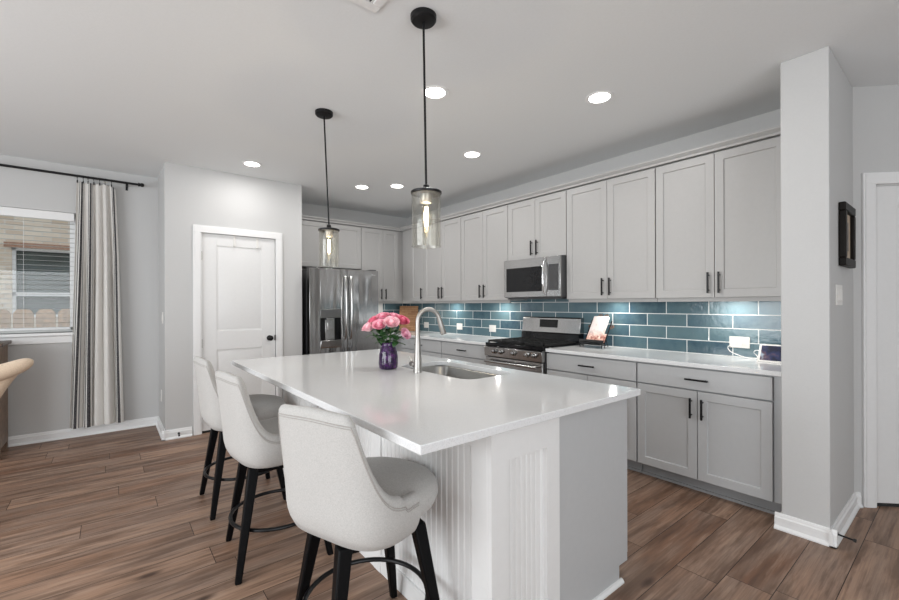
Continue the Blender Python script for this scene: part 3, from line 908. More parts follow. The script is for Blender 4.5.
m = MB().hexa([(bgx(1.085, .003), y0, 1.075), (bgx(1.085, -.004), y0, 1.075), (bgx(1.085, -.004), y1, 1.075), (bgx(1.085, .003), y1, 1.075)],
              [(bgx(1.16, .003), y0, 1.160), (bgx(1.16, -.004), y0, 1.160), (bgx(1.16, -.004), y1, 1.160), (bgx(1.16, .003), y1, 1.160)])
dp = part('display', m, 'blackgloss', bgd)
part('clock_digits', MB().box((bgx(1.14, .005), 2.905, 1.133), (bgx(1.14, .0035), 2.935, 1.146)), 'led', dp) if False else None
for k in range(3):                                          # continuous cast-iron grates
    a = ra + 0.012 + k * (rb - ra - 0.024) / 3; b = ra + 0.012 + (k + 1) * (rb - ra - 0.024) / 3 - 0.004
    m = MB()
    z0, z1 = 0.936, 0.950
    for y in (a, b - 0.012):
        m.box((3.165, y, z0 - 0.005), (3.695, y + 0.012, z1))
    for x in (3.165, 3.683):
        m.box((x, a, z0 - 0.005), (x + 0.012, b, z1))
    mid = (a + b) / 2
    m.box((3.165, mid - 0.005, z0), (3.695, mid + 0.005, z1))
    for x in (3.25, 3.30, 3.36, 3.43, 3.50, 3.56, 3.61):
        m.box((x, a, z0), (x + 0.010, b, z1))
    for x in (3.165, 3.683):
        for y in (a, b - 0.012):
            m.box((x, y, 0.922), (x + 0.012, y + 0.012, z0))
    part('grate', m, 'iron', rg)
for (x, y) in ((3.29, ra + 0.14), (3.58, ra + 0.14), (3.29, rb - 0.14), (3.58, rb - 0.14), (3.43, (ra + rb) / 2)):
    part('burner', MB().lathe([(0.05, 0.922), (0.048, 0.932), (0.036, 0.934), (0.034, 0.941), (0.01, 0.942)], (x, y, 0), n=24), 'iron', rg)

# ------------------------------------------------------------------ microwave
ma, mbv, mz0, mz1, mx = 2.512, 3.262, 1.398, 1.803, 3.392
mw = thing('microwave', 'stainless over-the-range microwave under the short wall cabinet', 'microwave', (3.6, (ma + mbv) / 2, mz0))
part('body', MB().box((mx + 0.02, ma, mz0), (W - 0.012, mbv, mz1)), 'darkgrey', mw, bevel=0.002)
dr = part('door', MB().box((mx, 2.678, mz0 + 0.004), (mx + 0.02, mbv, mz1 - 0.003)), 'steel', mw, bevel=0.003)
part('window', MB().box((mx - 0.002, 2.735, 1.458), (mx + 0.004, 3.222, 1.712)), 'blackgloss', dr, 'dark glass')
part('handle', MB().tube([(mx - 0.002, 2.690, 1.428), (mx - 0.028, 2.690, 1.455), (mx - 0.042, 2.690, 1.53), (mx - 0.046, 2.690, 1.60), (mx - 0.042, 2.690, 1.67), (mx - 0.028, 2.690, 1.745), (mx - 0.002, 2.690, 1.772)], 0.010, 12), 'chrome', dr)
cp = part('control_panel', MB().box((mx, ma, mz0 + 0.004), (mx + 0.02, 2.675, mz1 - 0.003)), 'steel', mw, bevel=0.003)
part('keypad', MB().box((mx - 0.002, 2.535, 1.465), (mx + 0.004, 2.655, 1.722)), 'display', cp)
part('vent_grille', MB().box((mx + 0.05, ma + 0.03, mz0 - 0.016), (W - 0.1, mbv - 0.03, mz0)), 'darkgrey', mw)

# ------------------------------------------------------------------ refrigerator
fx0, fx1, fyf, fz = 1.842, 2.762, 4.925, 1.768
rf = thing('refrigerator', 'stainless french-door refrigerator with water dispenser', 'refrigerator', ((fx0 + fx1) / 2, 5.35, 0))
part('body', MB().box((fx0 + 0.004, fyf + 0.085, 0.02), (fx1 - 0.004, B - 0.04, fz - 0.012)), 'darkgrey', rf, bevel=0.003)
mx_ = 2.320
def fdoor(a, b, z0, z1, hole=None):
    mb = MB()
    if hole is None:
        n = 16
        poly = [(a, fyf + 0.08), (a, fyf + 0.012)] + [(a + (b - a) * k / n, fyf + 0.010 - 0.010 * math.sin(PI * k / n)) for k in range(n + 1)] + [(b, fyf + 0.012), (b, fyf + 0.08)]
        mb.prism(poly, 2, z0, z1)
    return mb
hd = (1.972, 2.238, 0.885, 1.275)
m = MB()
m.box((fx0, fyf, 0.72), (hd[0], fyf + 0.08, fz)); m.box((hd[1], fyf, 0.72), (mx_ - 0.003, fyf + 0.08, fz))
m.box((hd[0], fyf, 0.72), (hd[1], fyf + 0.08, hd[2])); m.box((hd[0], fyf, hd[3]), (hd[1], fyf + 0.08, fz))
m.box((hd[0], fyf + 0.06, hd[2]), (hd[1], fyf + 0.08, hd[3]))
dl = part('door', m, 'steel_dark', rf, bevel=0.003)
dsp = part('dispenser', MB().box((hd[0], fyf - 0.010, 1.168), (hd[1], fyf + 0.06, hd[3])), 'dispenser', dl, bevel=0.004)
m = MB().box((hd[0] + 0.001, fyf + 0.05, hd[2]), (hd[1] - 0.001, fyf + 0.0595, 1.168)).box((hd[0] + 0.001, fyf + 0.002, hd[2]), (hd[0] + 0.012, fyf + 0.05, 1.168)).box((hd[1] - 0.012, fyf + 0.002, hd[2]), (hd[1] - 0.001, fyf + 0.05, 1.168))
part('recess_lining', m, 'blackgloss', dl)
m = MB().box((2.055, fyf + 0.006, 1.145), (2.155, fyf + 0.05, 1.168)).box((2.045, fyf + 0.028, 0.90), (2.165, fyf + 0.05, 1.145)).box((2.07, fyf + 0.014, 1.02), (2.14, fyf + 0.03, 1.12))
part('paddle', m, 'steel', dl, bevel=0.004)
part('drip_tray', MB().prism([(fyf - 0.001, 0.80), (fyf - 0.016, 0.815), (fyf - 0.022, hd[2] + 0.012), (fyf + 0.05, hd[2] + 0.012), (fyf + 0.05, hd[2] + 0.001), (fyf - 0.001, hd[2] + 0.001)], 0, hd[0], hd[1]), 'steel', dl, bevel=0.004)
part('handle', MB().tube([(mx_ - 0.036, fyf, 0.90), (mx_ - 0.036, fyf - 0.040, 0.93), (mx_ - 0.036, fyf - 0.056, 1.10), (mx_ - 0.036, fyf - 0.062, 1.30), (mx_ - 0.036, fyf - 0.056, 1.50), (mx_ - 0.036, fyf - 0.040, 1.66), (mx_ - 0.036, fyf, 1.69)], 0.013, 12), 'steel', dl, 'bright bowed handle')
dr_ = part('door', MB().box((mx_ + 0.003, fyf, 0.72), (fx1, fyf + 0.08, fz)), 'steel_dark', rf, bevel=0.003)
part('handle', MB().tube([(mx_ + 0.036, fyf, 0.90), (mx_ + 0.036, fyf - 0.040, 0.93), (mx_ + 0.036, fyf - 0.056, 1.10), (mx_ + 0.036, fyf - 0.062, 1.30), (mx_ + 0.036, fyf - 0.056, 1.50), (mx_ + 0.036, fyf - 0.040, 1.66), (mx_ + 0.036, fyf, 1.69)], 0.013, 12), 'steel', dr_, 'bright bowed handle')
part('badge', MB().lathe([(0.011, 0), (0.011, -0.002), (0.008, -0.003)], (2.672, fyf, 1.712), axis=1, n=16).box((2.688, fyf - 0.002, 1.706), (2.716, fyf, 1.718)), 'chrome', dr_)
fd = part('freezer_drawer', MB().box((fx0, fyf, 0.06), (fx1, fyf + 0.08, 0.712)), 'steel_dark', rf, bevel=0.003)
m = MB().cyl((fx0 + 0.06, fyf - 0.05, 0.64), (fx1 - 0.06, fyf - 0.05, 0.64), 0.013)
for x in (fx0 + 0.08, fx1 - 0.08):
    m.cyl((x, fyf - 0.05, 0.64), (x, fyf, 0.64), 0.010, 10)
part('handle', m, 'steel', fd)
part('kick_grille', MB().box((fx0 + 0.02, fyf + 0.06, 0.0), (fx1 - 0.02, fyf + 0.10, 0.055)), 'darkgrey', rf)
part('hinge_cover', MB().box((fx0 + 0.02, fyf + 0.03, fz), (fx0 + 0.10, fyf + 0.16, fz + 0.016)).box((fx1 - 0.10, fyf + 0.03, fz), (fx1 - 0.02, fyf + 0.16, fz + 0.016)), 'darkgrey', rf)

# ------------------------------------------------------------------ island
IX0, IX1, IY0, IY1 = 0.709, 2.011, 1.0207, 3.485      # top slab
KX0, KX1 = 1.040, 1.425                               # panelled knee wall
EY0, EY1 = 1.072, 3.462                               # cabinet ends
isl = thing('kitchen_island', 'kitchen island base with beadboard panels and grey cabinets', 'island', (1.5, 2.25, 0))
m = MB().box((KX1, EY0 + 0.004, 0.10), (KX1 + 0.018, EY1, 0.8835)).box((1.942, EY0 + 0.004, 0.10), (1.960, EY1, 0.8835)).box((KX1 + 0.018, EY0 + 0.004, 0.10), (1.942, EY0 + 0.022, 0.8835)).box((KX1 + 0.018, EY1 - 0.018, 0.10), (1.942, EY1, 0.8835)).box((KX1 + 0.018, EY0 + 0.022, 0.10), (1.942, EY1 - 0.018, 0.118))
part('carcass', m, 'base', isl)
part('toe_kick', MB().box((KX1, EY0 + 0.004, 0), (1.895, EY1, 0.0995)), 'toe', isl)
part('end_panel', MB().prism([(KX1, 0), (1.888, 0), (1.888, 0.082), (1.961, 0.082), (1.961, 0.884), (KX1, 0.884)], 1, EY0 - 0.006, EY0 + 0.004), 'base', isl, 'flat grey end panel')
part('shoe_moulding', MB().prism([(EY0 - 0.006, 0), (EY0 - 0.022, 0), (EY0 - 0.022, 0.008), (EY0 - 0.014, 0.018), (EY0 - 0.006, 0.02)], 0, KX0, 1.905), 'white_panel', isl)
part('knee_wall', MB().box((KX0 + 0.02, EY0 + 0.012, 0), (KX1 - 0.001, EY1 - 0.012, 0.884)), 'white_panel', isl)
def beads(mb, a, b, z0, z1, put, pitch=0.036, dp_=0.0022):
    """tongue-and-groove strip profile between a and b; put(u,d,z) -> point"""
    n = max(1, round((b - a) / pitch)); w = (b - a) / n
    prof = []
    for k in range(n):
        u = a + k * w
        prof += [(u, 0), (u + w * 0.5 - 0.006, 0), (u + w * 0.5 - 0.003, -dp_), (u + w * 0.5, 0.0015), (u + w * 0.5 + 0.003, -dp_), (u + w * 0.5 + 0.006, 0)]
    prof.append((b, 0))
    vs = [put(u, d, z0) for u, d in prof] + [put(u, d, z1) for u, d in prof]
    m_ = len(prof)
    mb.add(vs, [(i, i + 1, m_ + i + 1, m_ + i) for i in range(m_ - 1)])
    return mb
# seating side: stiles, rails and beadboard fields
sx = KX0
st = [(EY0 + 0.0125, EY0 + 0.098), (1.845, 1.915), (2.66, 2.73), (EY1 - 0.09, EY1)]
for (a, b) in st:
    part('stile', MB().box((sx, a, 0.0), (sx + 0.022, b, 0.884)), 'white_panel', isl, bevel=0.002)
for i in range(3):
    a, b = st[i][1], st[i + 1][0]
    m = beads(MB(), a, b, 0.0, 0.884, lambda u, d, z: (sx + 0.012 - d, u, z))
    part('beadboard', m, 'white_panel', isl, angle=20)
    part('rail', MB().box((sx + 0.004, a, 0.80), (sx + 0.022, b, 0.884)), 'white_panel', isl, bevel=0.002)
    part('rail', MB().box((sx + 0.002, a, 0.0), (sx + 0.022, b, 0.09)), 'white_panel', isl, bevel=0.002)
# end of the knee wall: framed beadboard
ey = EY0 - 0.010
ia, ib = 1.118, 1.345
part('end_frame', MB().box((KX0, ey, 0), (ia, EY0 + 0.012, 0.884)).box((ib, ey, 0), (KX1, EY0 + 0.012, 0.884)).box((ia, ey, 0.762), (ib, EY0 + 0.012, 0.884)).box((ia, ey, 0), (ib, EY0 + 0.012, 0.09)), 'white_panel', isl)
part('end_beadboard', beads(MB(), ia, ib, 0.09, 0.762, lambda u, d, z: (u, EY0 + 0.0105 - d, z), pitch=0.027, dp_=0.0008), 'white_panel', isl, angle=20)
# kitchen-side fronts
for k in range(4):
    a = EY0 + 0.004 + k * (EY1 - EY0 - 0.008) / 4; b = a + (EY1 - EY0 - 0.008) / 4
    if k == 0:
        a += 0.0
    mpx = lambda u, d, z: (1.968 + d, u, z)
    dd = part('door', shaker(mpx, a + 0.003, b - 0.003, 0.106, 0.718, 0.001), 'base', isl, bevel=0.001)
    part('handle', pull_v(mpx, b - 0.04 if k % 2 == 0 else a + 0.04, 0.53, 0.67, 0.021), 'black', dd)
    dd = part('drawer', slab(mpx, a + 0.003, b - 0.003, 0.728, 0.872, 0.001), 'base', isl, bevel=0.001)
    part('handle', pull_h(mpx, (a + b) / 2 - 0.075, (a + b) / 2 + 0.075, 0.799, 0.021), 'black', dd)

# island top with a rounded sink cut-out
SX0, SX1, SY0, SY1, SR = 1.520, 1.905, 1.735, 2.460, 0.085
def rrect(x0, x1, y0, y1, r, n=8):
    pts = []
    for cx, cy, a0 in ((x1 - r, y1 - r, 0), (x0 + r, y1 - r, PI / 2), (x0 + r, y0 + r, PI), (x1 - r, y0 + r, 3 * PI / 2)):
        for k in range(n + 1):
            a = a0 + PI / 2 * k / n
            pts.append((cx + r * math.cos(a), cy + r * math.sin(a)))
    return pts
def slab_with_hole(x0, x1, y0, y1, hx0, hx1, hy0, hy1, r, z0, z1, n=8):
    """slab with a rounded rectangular hole, made of plain patches that share every edge vertex"""
    arcs = []
    for cx, cy, a0 in ((hx1 - r, hy1 - r, 0), (hx0 + r, hy1 - r, PI / 2), (hx0 + r, hy0 + r, PI), (hx1 - r, hy0 + r, 3 * PI / 2)):
        arcs.append([(cx + r * math.cos(a0 + PI / 2 * k / n), cy + r * math.sin(a0 + PI / 2 * k / n)) for k in range(n + 1)])
    polys = [[(x0, y0), (hx0, y0), (hx0, hy0), (hx0, hy0 + r), (hx0, hy1 - r), (hx0, hy1), (hx0, y1), (x0, y1)],
             [(hx1, y0), (x1, y0), (x1, y1), (hx1, y1), (hx1, hy1), (hx1, hy1 - r), (hx1, hy0 + r), (hx1, hy0)],
             [(hx0, y0), (hx1, y0), (hx1, hy0), (hx1 - r, hy0), (hx0 + r, hy0), (hx0, hy0)],
             [(hx0, hy1), (hx0 + r, hy1), (hx1 - r, hy1), (hx1, hy1), (hx1, y1), (hx0, y1)]]
    for arc, c in zip(arcs, ((hx1, hy1), (hx0, hy1), (hx0, hy0), (hx1, hy0))):
        for k in range(n):
            polys.append([c, arc[k + 1], arc[k]])
    mb = MB()
    for z in (z0, z1):
        for p in polys:
            mb.add([(x, y, z) for x, y in p], [tuple(range(len(p)))])
    hole = [q for a in arcs for q in a]
    outer = [(x0, y0), (hx0, y0), (hx1, y0), (x1, y0), (x1, y1), (hx1, y1), (hx0, y1), (x0, y1)]
    for loop in (hole, outer):
        m_ = len(loop)
        mb.add([(x, y, z0) for x, y in loop] + [(x, y, z1) for x, y in loop], [(k, (k + 1) % m_, m_ + (k + 1) % m_, m_ + k) for k in range(m_)])
    return mb
m = slab_with_hole(IX0, IX1, IY0, IY1, SX0, SX1, SY0, SY1, SR, 0.884, 0.914)
it = solo('countertop', m, 'quartz', 'large white quartz island top with the sink cut into it', 'countertop', origin=(1.36, 2.25, 0.884))
bm = bmesh.new(); bm.from_mesh(it.data); bmesh.ops.remove_doubles(bm, verts=bm.verts, dist=1e-5); bmesh.ops.recalc_face_normals(bm, faces=bm.faces); bm.to_mesh(it.data); bm.free()
it.data.set_sharp_from_angle(angle=math.radians(35))
md = it.modifiers.new('bevel', 'BEVEL'); md.width = 0.003; md.segments = 2; md.limit_method = 'ANGLE'; md.angle_limit = math.radians(60)

sk = thing('kitchen_sink', 'stainless undermount sink set in the island', 'sink', (1.71, 2.1, 0.68))
m = MB()
loops = []
for (off, z, r) in ((0.004, 0.8835, SR), (0.004, 0.872, SR), (-0.004, 0.86, SR), (-0.010, 0.72, SR - 0.01), (-0.03, 0.690, SR - 0.02), (-0.08, 0.682, 0.06)):
    loops.append([(x, y, z) for x, y in rrect(SX0 - off, SX1 + off, SY0 - off, SY1 + off, r)])
nn = len(loops[0])
vs = [p for l in loops for p in l]
fs = [(j * nn + k, j * nn + (k + 1) % nn, (j + 1) * nn + (k + 1) % nn, (j + 1) * nn + k) for j in range(len(loops) - 1) for k in range(nn)]
fs.append(tuple((len(loops) - 1) * nn + k for k in range(nn)))
m.add(vs, fs, True)
part('basin', m, 'sinksteel', sk, solid=0.003, angle=50)
part('drain', MB().lathe([(0.01, 0.683), (0.045, 0.683), (0.045, 0.686), (0.03, 0.6855), (0.01, 0.684)], (1.71, 2.1, 0), n=24), 'chrome', sk)

# faucet
fxx, fyy = 1.470, 2.140
fc = thing('kitchen_faucet', 'brushed nickel gooseneck pull-down faucet on the island', 'faucet', (fxx, fyy, 0.914))
part('body', MB().lathe([(0.027, 0.9145), (0.027, 0.922), (0.0245, 0.928), (0.0225, 0.99), (0.0185, 1.06), (0.0145, 1.13), (0.0140, 1.14)], (fxx, fyy, 0), n=28), 'nickel', fc)
arc = [(fxx, fyy, 1.135), (fxx, fyy, 1.20)]
Rr, zc = 0.072, 1.222
for k in range(0, 15):
    a = PI - (PI * 0.93) * k / 14
    arc.append((fxx + Rr + Rr * math.cos(a), fyy - 0.03 * (1 - math.cos(PI - a)) / 2, zc + Rr * 1.05 * math.sin(a)))
part('gooseneck', MB().tube(arc, 0.0135, 14), 'nickel', fc)
e = Vector(arc[-1]); d = (Vector(arc[-1]) - Vector(arc[-2])).normalized()
part('spray_head', MB().tube([e, e + d * 0.012, e + d * 0.03, e + d * 0.095, e + d * 0.103], [0.0145, 0.0150, 0.0160, 0.0185, 0.016], 16), 'nickel', fc)
m = MB().tube([(fxx, fyy + 0.012, 0.958), (fxx, fyy + 0.030, 0.958), (fxx, fyy + 0.034, 0.958), (fxx, fyy + 0.066, 0.960), (fxx, fyy + 0.074, 0.960), (fxx, fyy + 0.078, 0.960)], [0.013, 0.013, 0.018, 0.019, 0.015, 0.006], 18)
m.tube([(fxx, fyy + 0.058, 0.972), (fxx - 0.004, fyy + 0.070, 0.990), (fxx - 0.008, fyy + 0.088, 1.004)], [0.006, 0.006, 0.005], 10)
part('lever', m, 'nickel', fc)

# ------------------------------------------------------------------ vase and roses
vx, vy = 1.400, 2.372
vp = [(0.030, 0.9145), (0.050, 0.916), (0.060, 0.925), (0.0625, 0.955), (0.060, 1.00), (0.052, 1.04), (0.043, 1.063), (0.040, 1.072), (0.043, 1.084), (0.040, 1.084), (0.036, 1.072), (0.038, 1.06), (0.047, 1.035), (0.054, 1.0), (0.054, 0.93), (0.03, 0.922)]
solo('flower_vase', MB().lathe(vp, (vx, vy, 0), n=32, caps=True), 'vase', 'purple glass vase of pink roses on the island', 'vase', angle=60)
def rose(hx, hy, hz, tilt, size, mat, lab, seed, leaves):
    rnd = random.Random(seed)
    base_ = Vector((vx + rnd.uniform(-0.012, 0.012), vy + rnd.uniform(-0.012, 0.012), 0.945))
    head = Vector((hx, hy, hz))
    t = thing('rose', lab, 'flower', base_, 'pink roses in the purple vase')
    ax = Vector(tilt).normalized()
    neck = Vector((vx + (hx - vx) * 0.18, vy + (hy - vy) * 0.18, 1.085))
    def bez(s):
        p0, p1, p2, p3 = base_, neck, head - ax * 0.07, head - ax * (0.02)
        return p0 * (1 - s) ** 3 + p1 * 3 * s * (1 - s) ** 2 + p2 * 3 * s * s * (1 - s) + p3 * s ** 3
    part('stem', MB().tube([bez(k / 10) for k in range(11)], 0.0028, 7), 'stem', t)
    q = Vector((0, 0, 1)).rotation_difference(ax)
    mb = MB()
    # tight centre
    mb.lathe([(0.002, -0.6), (0.30, -0.45), (0.42, 0), (0.36, 0.45), (0.22, 0.62), (0.05, 0.60)], n=10)
    n = 14
    for k in range(n):
        ring = k / (n - 1)
        a0 = k * 2.399 + rnd.uniform(-0.2, 0.2)
        rad = 0.38 + 0.52 * ring
        wid = 0.85 + 0.35 * ring
        hgt = 0.70 - 0.30 * ring
        curl = 0.14 + 0.42 * ring
        def fn(u, v, a0=a0, rad=rad, wid=wid, hgt=hgt, curl=curl, ring=ring):
            s = (u - 0.5) * 2
            a = a0 + s * wid * (0.45 + 0.55 * math.sin(min(1, v * 1.3) * PI / 2))
            z = -0.55 + (hgt + 0.55) * v - 0.20 * s * s * v
            r = rad * (0.35 + 0.65 * math.sin(min(1, v * 1.25) * PI / 2)) + curl * max(0, v - 0.7) * 2.2
            return (r * math.cos(a), r * math.sin(a), z)
        mb.grid(fn, 6, 6)
    for i, v in enumerate(mb.v):
        mb.v[i] = head + q @ (v * size)
    part('bloom', mb, mat, t, angle=180, solid=0.0008)
    lm = []
    for (s, dx, dy, dz, L) in leaves:
        p = bez(s); d = Vector((dx, dy, dz)).normalized(); side = d.cross(Vector((0, 0, 1)))
        if side.length < 0.1: side = Vector((1, 0, 0))
        side.normalize(); nz = side.cross(d)
        def lf(u, v, p=p, d=d, side=side, nz=nz, L=L):
            w = 0.36 * L * math.sin(PI * min(0.999, u ** 0.8)) * (v - 0.5) * 2
            return tuple(p + d * (u * L) + side * w + nz * (0.12 * L * math.sin(PI * u) - 0.10 * abs(v - 0.5) * L))
        part('leaf', MB().grid(lf, 8, 4), 'leaf', t, angle=180, solid=0.0008)
# head positions: right-of-camera axis is (0.78,-0.63), towards camera is (-0.63,-0.78)
def hp(r, dpt, z): return (vx + 0.78 * r - 0.63 * dpt, vy - 0.63 * r - 0.78 * dpt, z)
RS = [
    (-0.123, 0.010, 1.180, 0.040, 'petal_b', 'pale pink rose at the far left of the bouquet, hanging lowest on that side'),
    (-0.095, -0.035, 1.222, 0.039, 'petal_c', 'deep pink rose in the upper left of the bouquet'),
    (-0.046, 0.055, 1.196, 0.041, 'petal_a', 'full pink rose front and left of the bouquet centre'),
    (-0.040, -0.020, 1.246, 0.038, 'petal_a', 'pink rose at the top of the bouquet, behind the centre'),
    (0.026, 0.055, 1.210, 0.043, 'petal_b', 'full pale pink rose at the front of the bouquet centre'),
    (0.024, -0.050, 1.246, 0.037, 'petal_a', 'pink rose at the back right of the bouquet top'),
    (0.090, 0.000, 1.222, 0.038, 'petal_c', 'deep pink rose right of the bouquet, upper one in front of the cutting board'),
    (0.109, 0.030, 1.140, 0.034, 'petal_d', 'lilac pink rose drooping alone at the lower right of the bouquet'),
]
for i, (r, dpt, z, s, mt, lab) in enumerate(RS):
    x, y, zz = hp(r, dpt, z)
    tl = (0.55 * (x - vx) * 8 - 0.25, 0.55 * (y - vy) * 8 - 0.35, 0.85)
    if i == 7: tl = (0.2, -0.7, 0.45)
    rn = random.Random(40 + i)
    lv = []
    for k in range(6):
        a = rn.uniform(0, 2 * PI)
        lv.append((rn.uniform(0.48, 0.80), math.cos(a) * 0.8 + (x - vx) * 4, math.sin(a) * 0.8 + (y - vy) * 4, rn.uniform(-0.5, 0.5), rn.uniform(0.055, 0.075)))
    rose(x, y, zz, tl, s, mt, lab, 100 + i, lv)

# ------------------------------------------------------------------ counter stools
def make_stool(label):
    t = thing('counter_stool', label, 'stool', (0, 0, 0), 'upholstered counter stools at the island')
    body = []
    # seat cushion
    prof = [(0.02, 0.545), (0.16, 0.543), (0.212, 0.550), (0.238, 0.567), (0.250, 0.597), (0.247, 0.628), (0.228, 0.653), (0.17, 0.669), (0.09, 0.675), (0.02, 0.676)]
    m = MB()
    n = 40; vs = []
    for r, h in prof:
        for k in range(n):
            a = 2 * PI * k / n
            e = 2 / 2.3
            cx, cy = math.cos(a), math.sin(a)
            vs.append((0.030 + r * math.copysign(abs(cx) ** e, cx), r * 0.98 * math.copysign(abs(cy) ** e, cy), h))
    fs = [(j * n + k, j * n + (k + 1) % n, (j + 1) * n + (k + 1) % n, (j + 1) * n + k) for j in range(len(prof) - 1) for k in range(n)]
    fs += [tuple(range(n))[::-1], tuple((len(prof) - 1) * n + k for k in range(n))]
    m.add(vs, fs, True)
    body.append(part('seat', m, 'linen', t, angle=60))
    # wrap-around back shell
    def ztop(p):
        a = abs(p)
        hi, lo = 0.990, 0.676
        if a < 0.68: return hi - 0.010 * (a / 0.68) ** 2
        if a < 1.26:
            k = (a - 0.68) / 0.58
            e0 = 0.10
            f = (1 - (1 - k) ** 3.3)
            f *= min(1, (k + 0.02) / (k + e0)) ** 0.6 if k < 1 else 1
            f = f if k < 0.98 else 1.0
            return hi - 0.010 - (hi - 0.010 - lo) * f
        return lo
    def rad(p, z, inset):
        ax, ay, e = 0.240, 0.262, 3.4
        c, s = abs(math.cos(p)), abs(math.sin(p))
        r = ((c / ax) ** e + (s / ay) ** e) ** (-1 / e) - inset
        if z < 0.62:
            r -= 0.026 * ((0.62 - z) / 0.085) ** 2
        lean = 0.045 * max(0, (z - 0.60) / 0.39) ** 1.2
        wd_ = 1.0 - 0.02 * max(0, (z - 0.60) / 0.37)
        return (-r * math.cos(p) - lean, r * math.sin(p) * wd_, z)
    NPH, NS = 56, 12
    PM = 1.52
    m = MB(); loops = []
    for i in range(NPH + 1):
        p = -PM + 2 * PM * i / NPH
        zt = ztop(p); zb = 0.532
        th = 0.048
        lp = []
        for j in range(NS + 1):
            z = zb + (zt - 0.018 - zb) * j / NS
            lp.append(rad(p, z, 0))
        lp.append(rad(p, zt - 0.005, 0.008)); lp.append(rad(p, zt, 0.022)); lp.append(rad(p, zt - 0.004, 0.038))
        for j in range(NS, -1, -1):
            z = zb + (zt - 0.018 - zb) * j / NS
            lp.append(rad(p, z, th))
        loops.append(lp)
    k_ = len(loops[0])
    vs = [q for l in loops for q in l]
    fs = [(i * k_ + j, (i + 1) * k_ + j, (i + 1) * k_ + (j + 1) % k_, i * k_ + (j + 1) % k_) for i in range(NPH) for j in range(k_)]
    for i in (0, NPH):
        for j in range(k_ // 2):
            a, b, c, d = j, j + 1, k_ - 2 - j, k_ - 1 - j
            if b < c: fs.append(tuple(i * k_ + q for q in (a, b, c, d)))
            elif b == c: fs.append(tuple(i * k_ + q for q in (a, b, d)))
    m.add(vs, fs, True)
    sh = part('backrest', m, 'linen', t, angle=70)
    # double stitched welt following the top edge
    for off, r in ((0.032, 0.0022), (0.040, 0.0016)):
        path = []
        for i in range(81):
            p = -PM + 0.03 + (2 * PM - 0.06) * i / 80
            path.append(rad(p, ztop(p) - off, -0.0006))
        part('welt', MB().tube(path, r, 6), 'linen_seam', sh)
    # swivel plate
    part('swivel_plate', MB().lathe([(0.13, 0.515), (0.135, 0.518), (0.135, 0.538), (0.12, 0.551)], n=28), 'black', t)
    part('apron', MB().box((-0.140, -0.140, 0.475), (0.140, 0.140, 0.515)), 'blackwood', t, bevel=0.01)
    for sx_ in (-1, 1):
        for sy_ in (-1, 1):
            def sq(cx, cy, w, z): return [(cx - w, cy - w, z), (cx + w, cy - w, z), (cx + w, cy + w, z), (cx - w, cy + w, z)]
            m = MB().hexa(sq(0.221 * sx_, 0.221 * sy_, 0.0145, 0), sq(0.140 * sx_, 0.140 * sy_, 0.025, 0.520))
            part('leg', m, 'blackwood', t, bevel=0.006)
    zr = 0.215
    part('footrest', MB().tube([(0.232 * math.cos(2 * PI * k / 48), 0.232 * math.sin(2 * PI * k / 48), zr) for k in range(48)], 0.0095, 10, closed=True), 'black', t, 'black metal footrest ring')
    return t
stool = make_stool('near upholstered counter stool, largest, at the front end of the island')
stools = [(0.765, 1.460, 20.0, -5), (0.718, 2.400, 6.0, -6), (0.720, 3.180, 3.0, -1)]
labs = [None, 'middle upholstered counter stool along the island, seen between the other two', 'far upholstered counter stool at the end of the island near the pantry door']
for i, (x, y, a, la) in enumerate(stools):      # the seats swivel on their legs
    r = stool
    if i:
        r = stool.copy(); COL.objects.link(r); r['label'] = labs[i]
        for ch in list(stool.children):
            c = ch.copy(); COL.objects.link(c); c.parent = r
            for g2 in ch.children:
                dcp = g2.copy(); COL.objects.link(dcp); dcp.parent = c
    r.location = (x, y, 0); r.rotation_euler = (0, 0, math.radians(a))
    for ch in r.children:
        if ch.name.split('.')[0] in ('leg', 'apron', 'footrest'):
            ch.rotation_euler = (0, 0, math.radians(la - a))

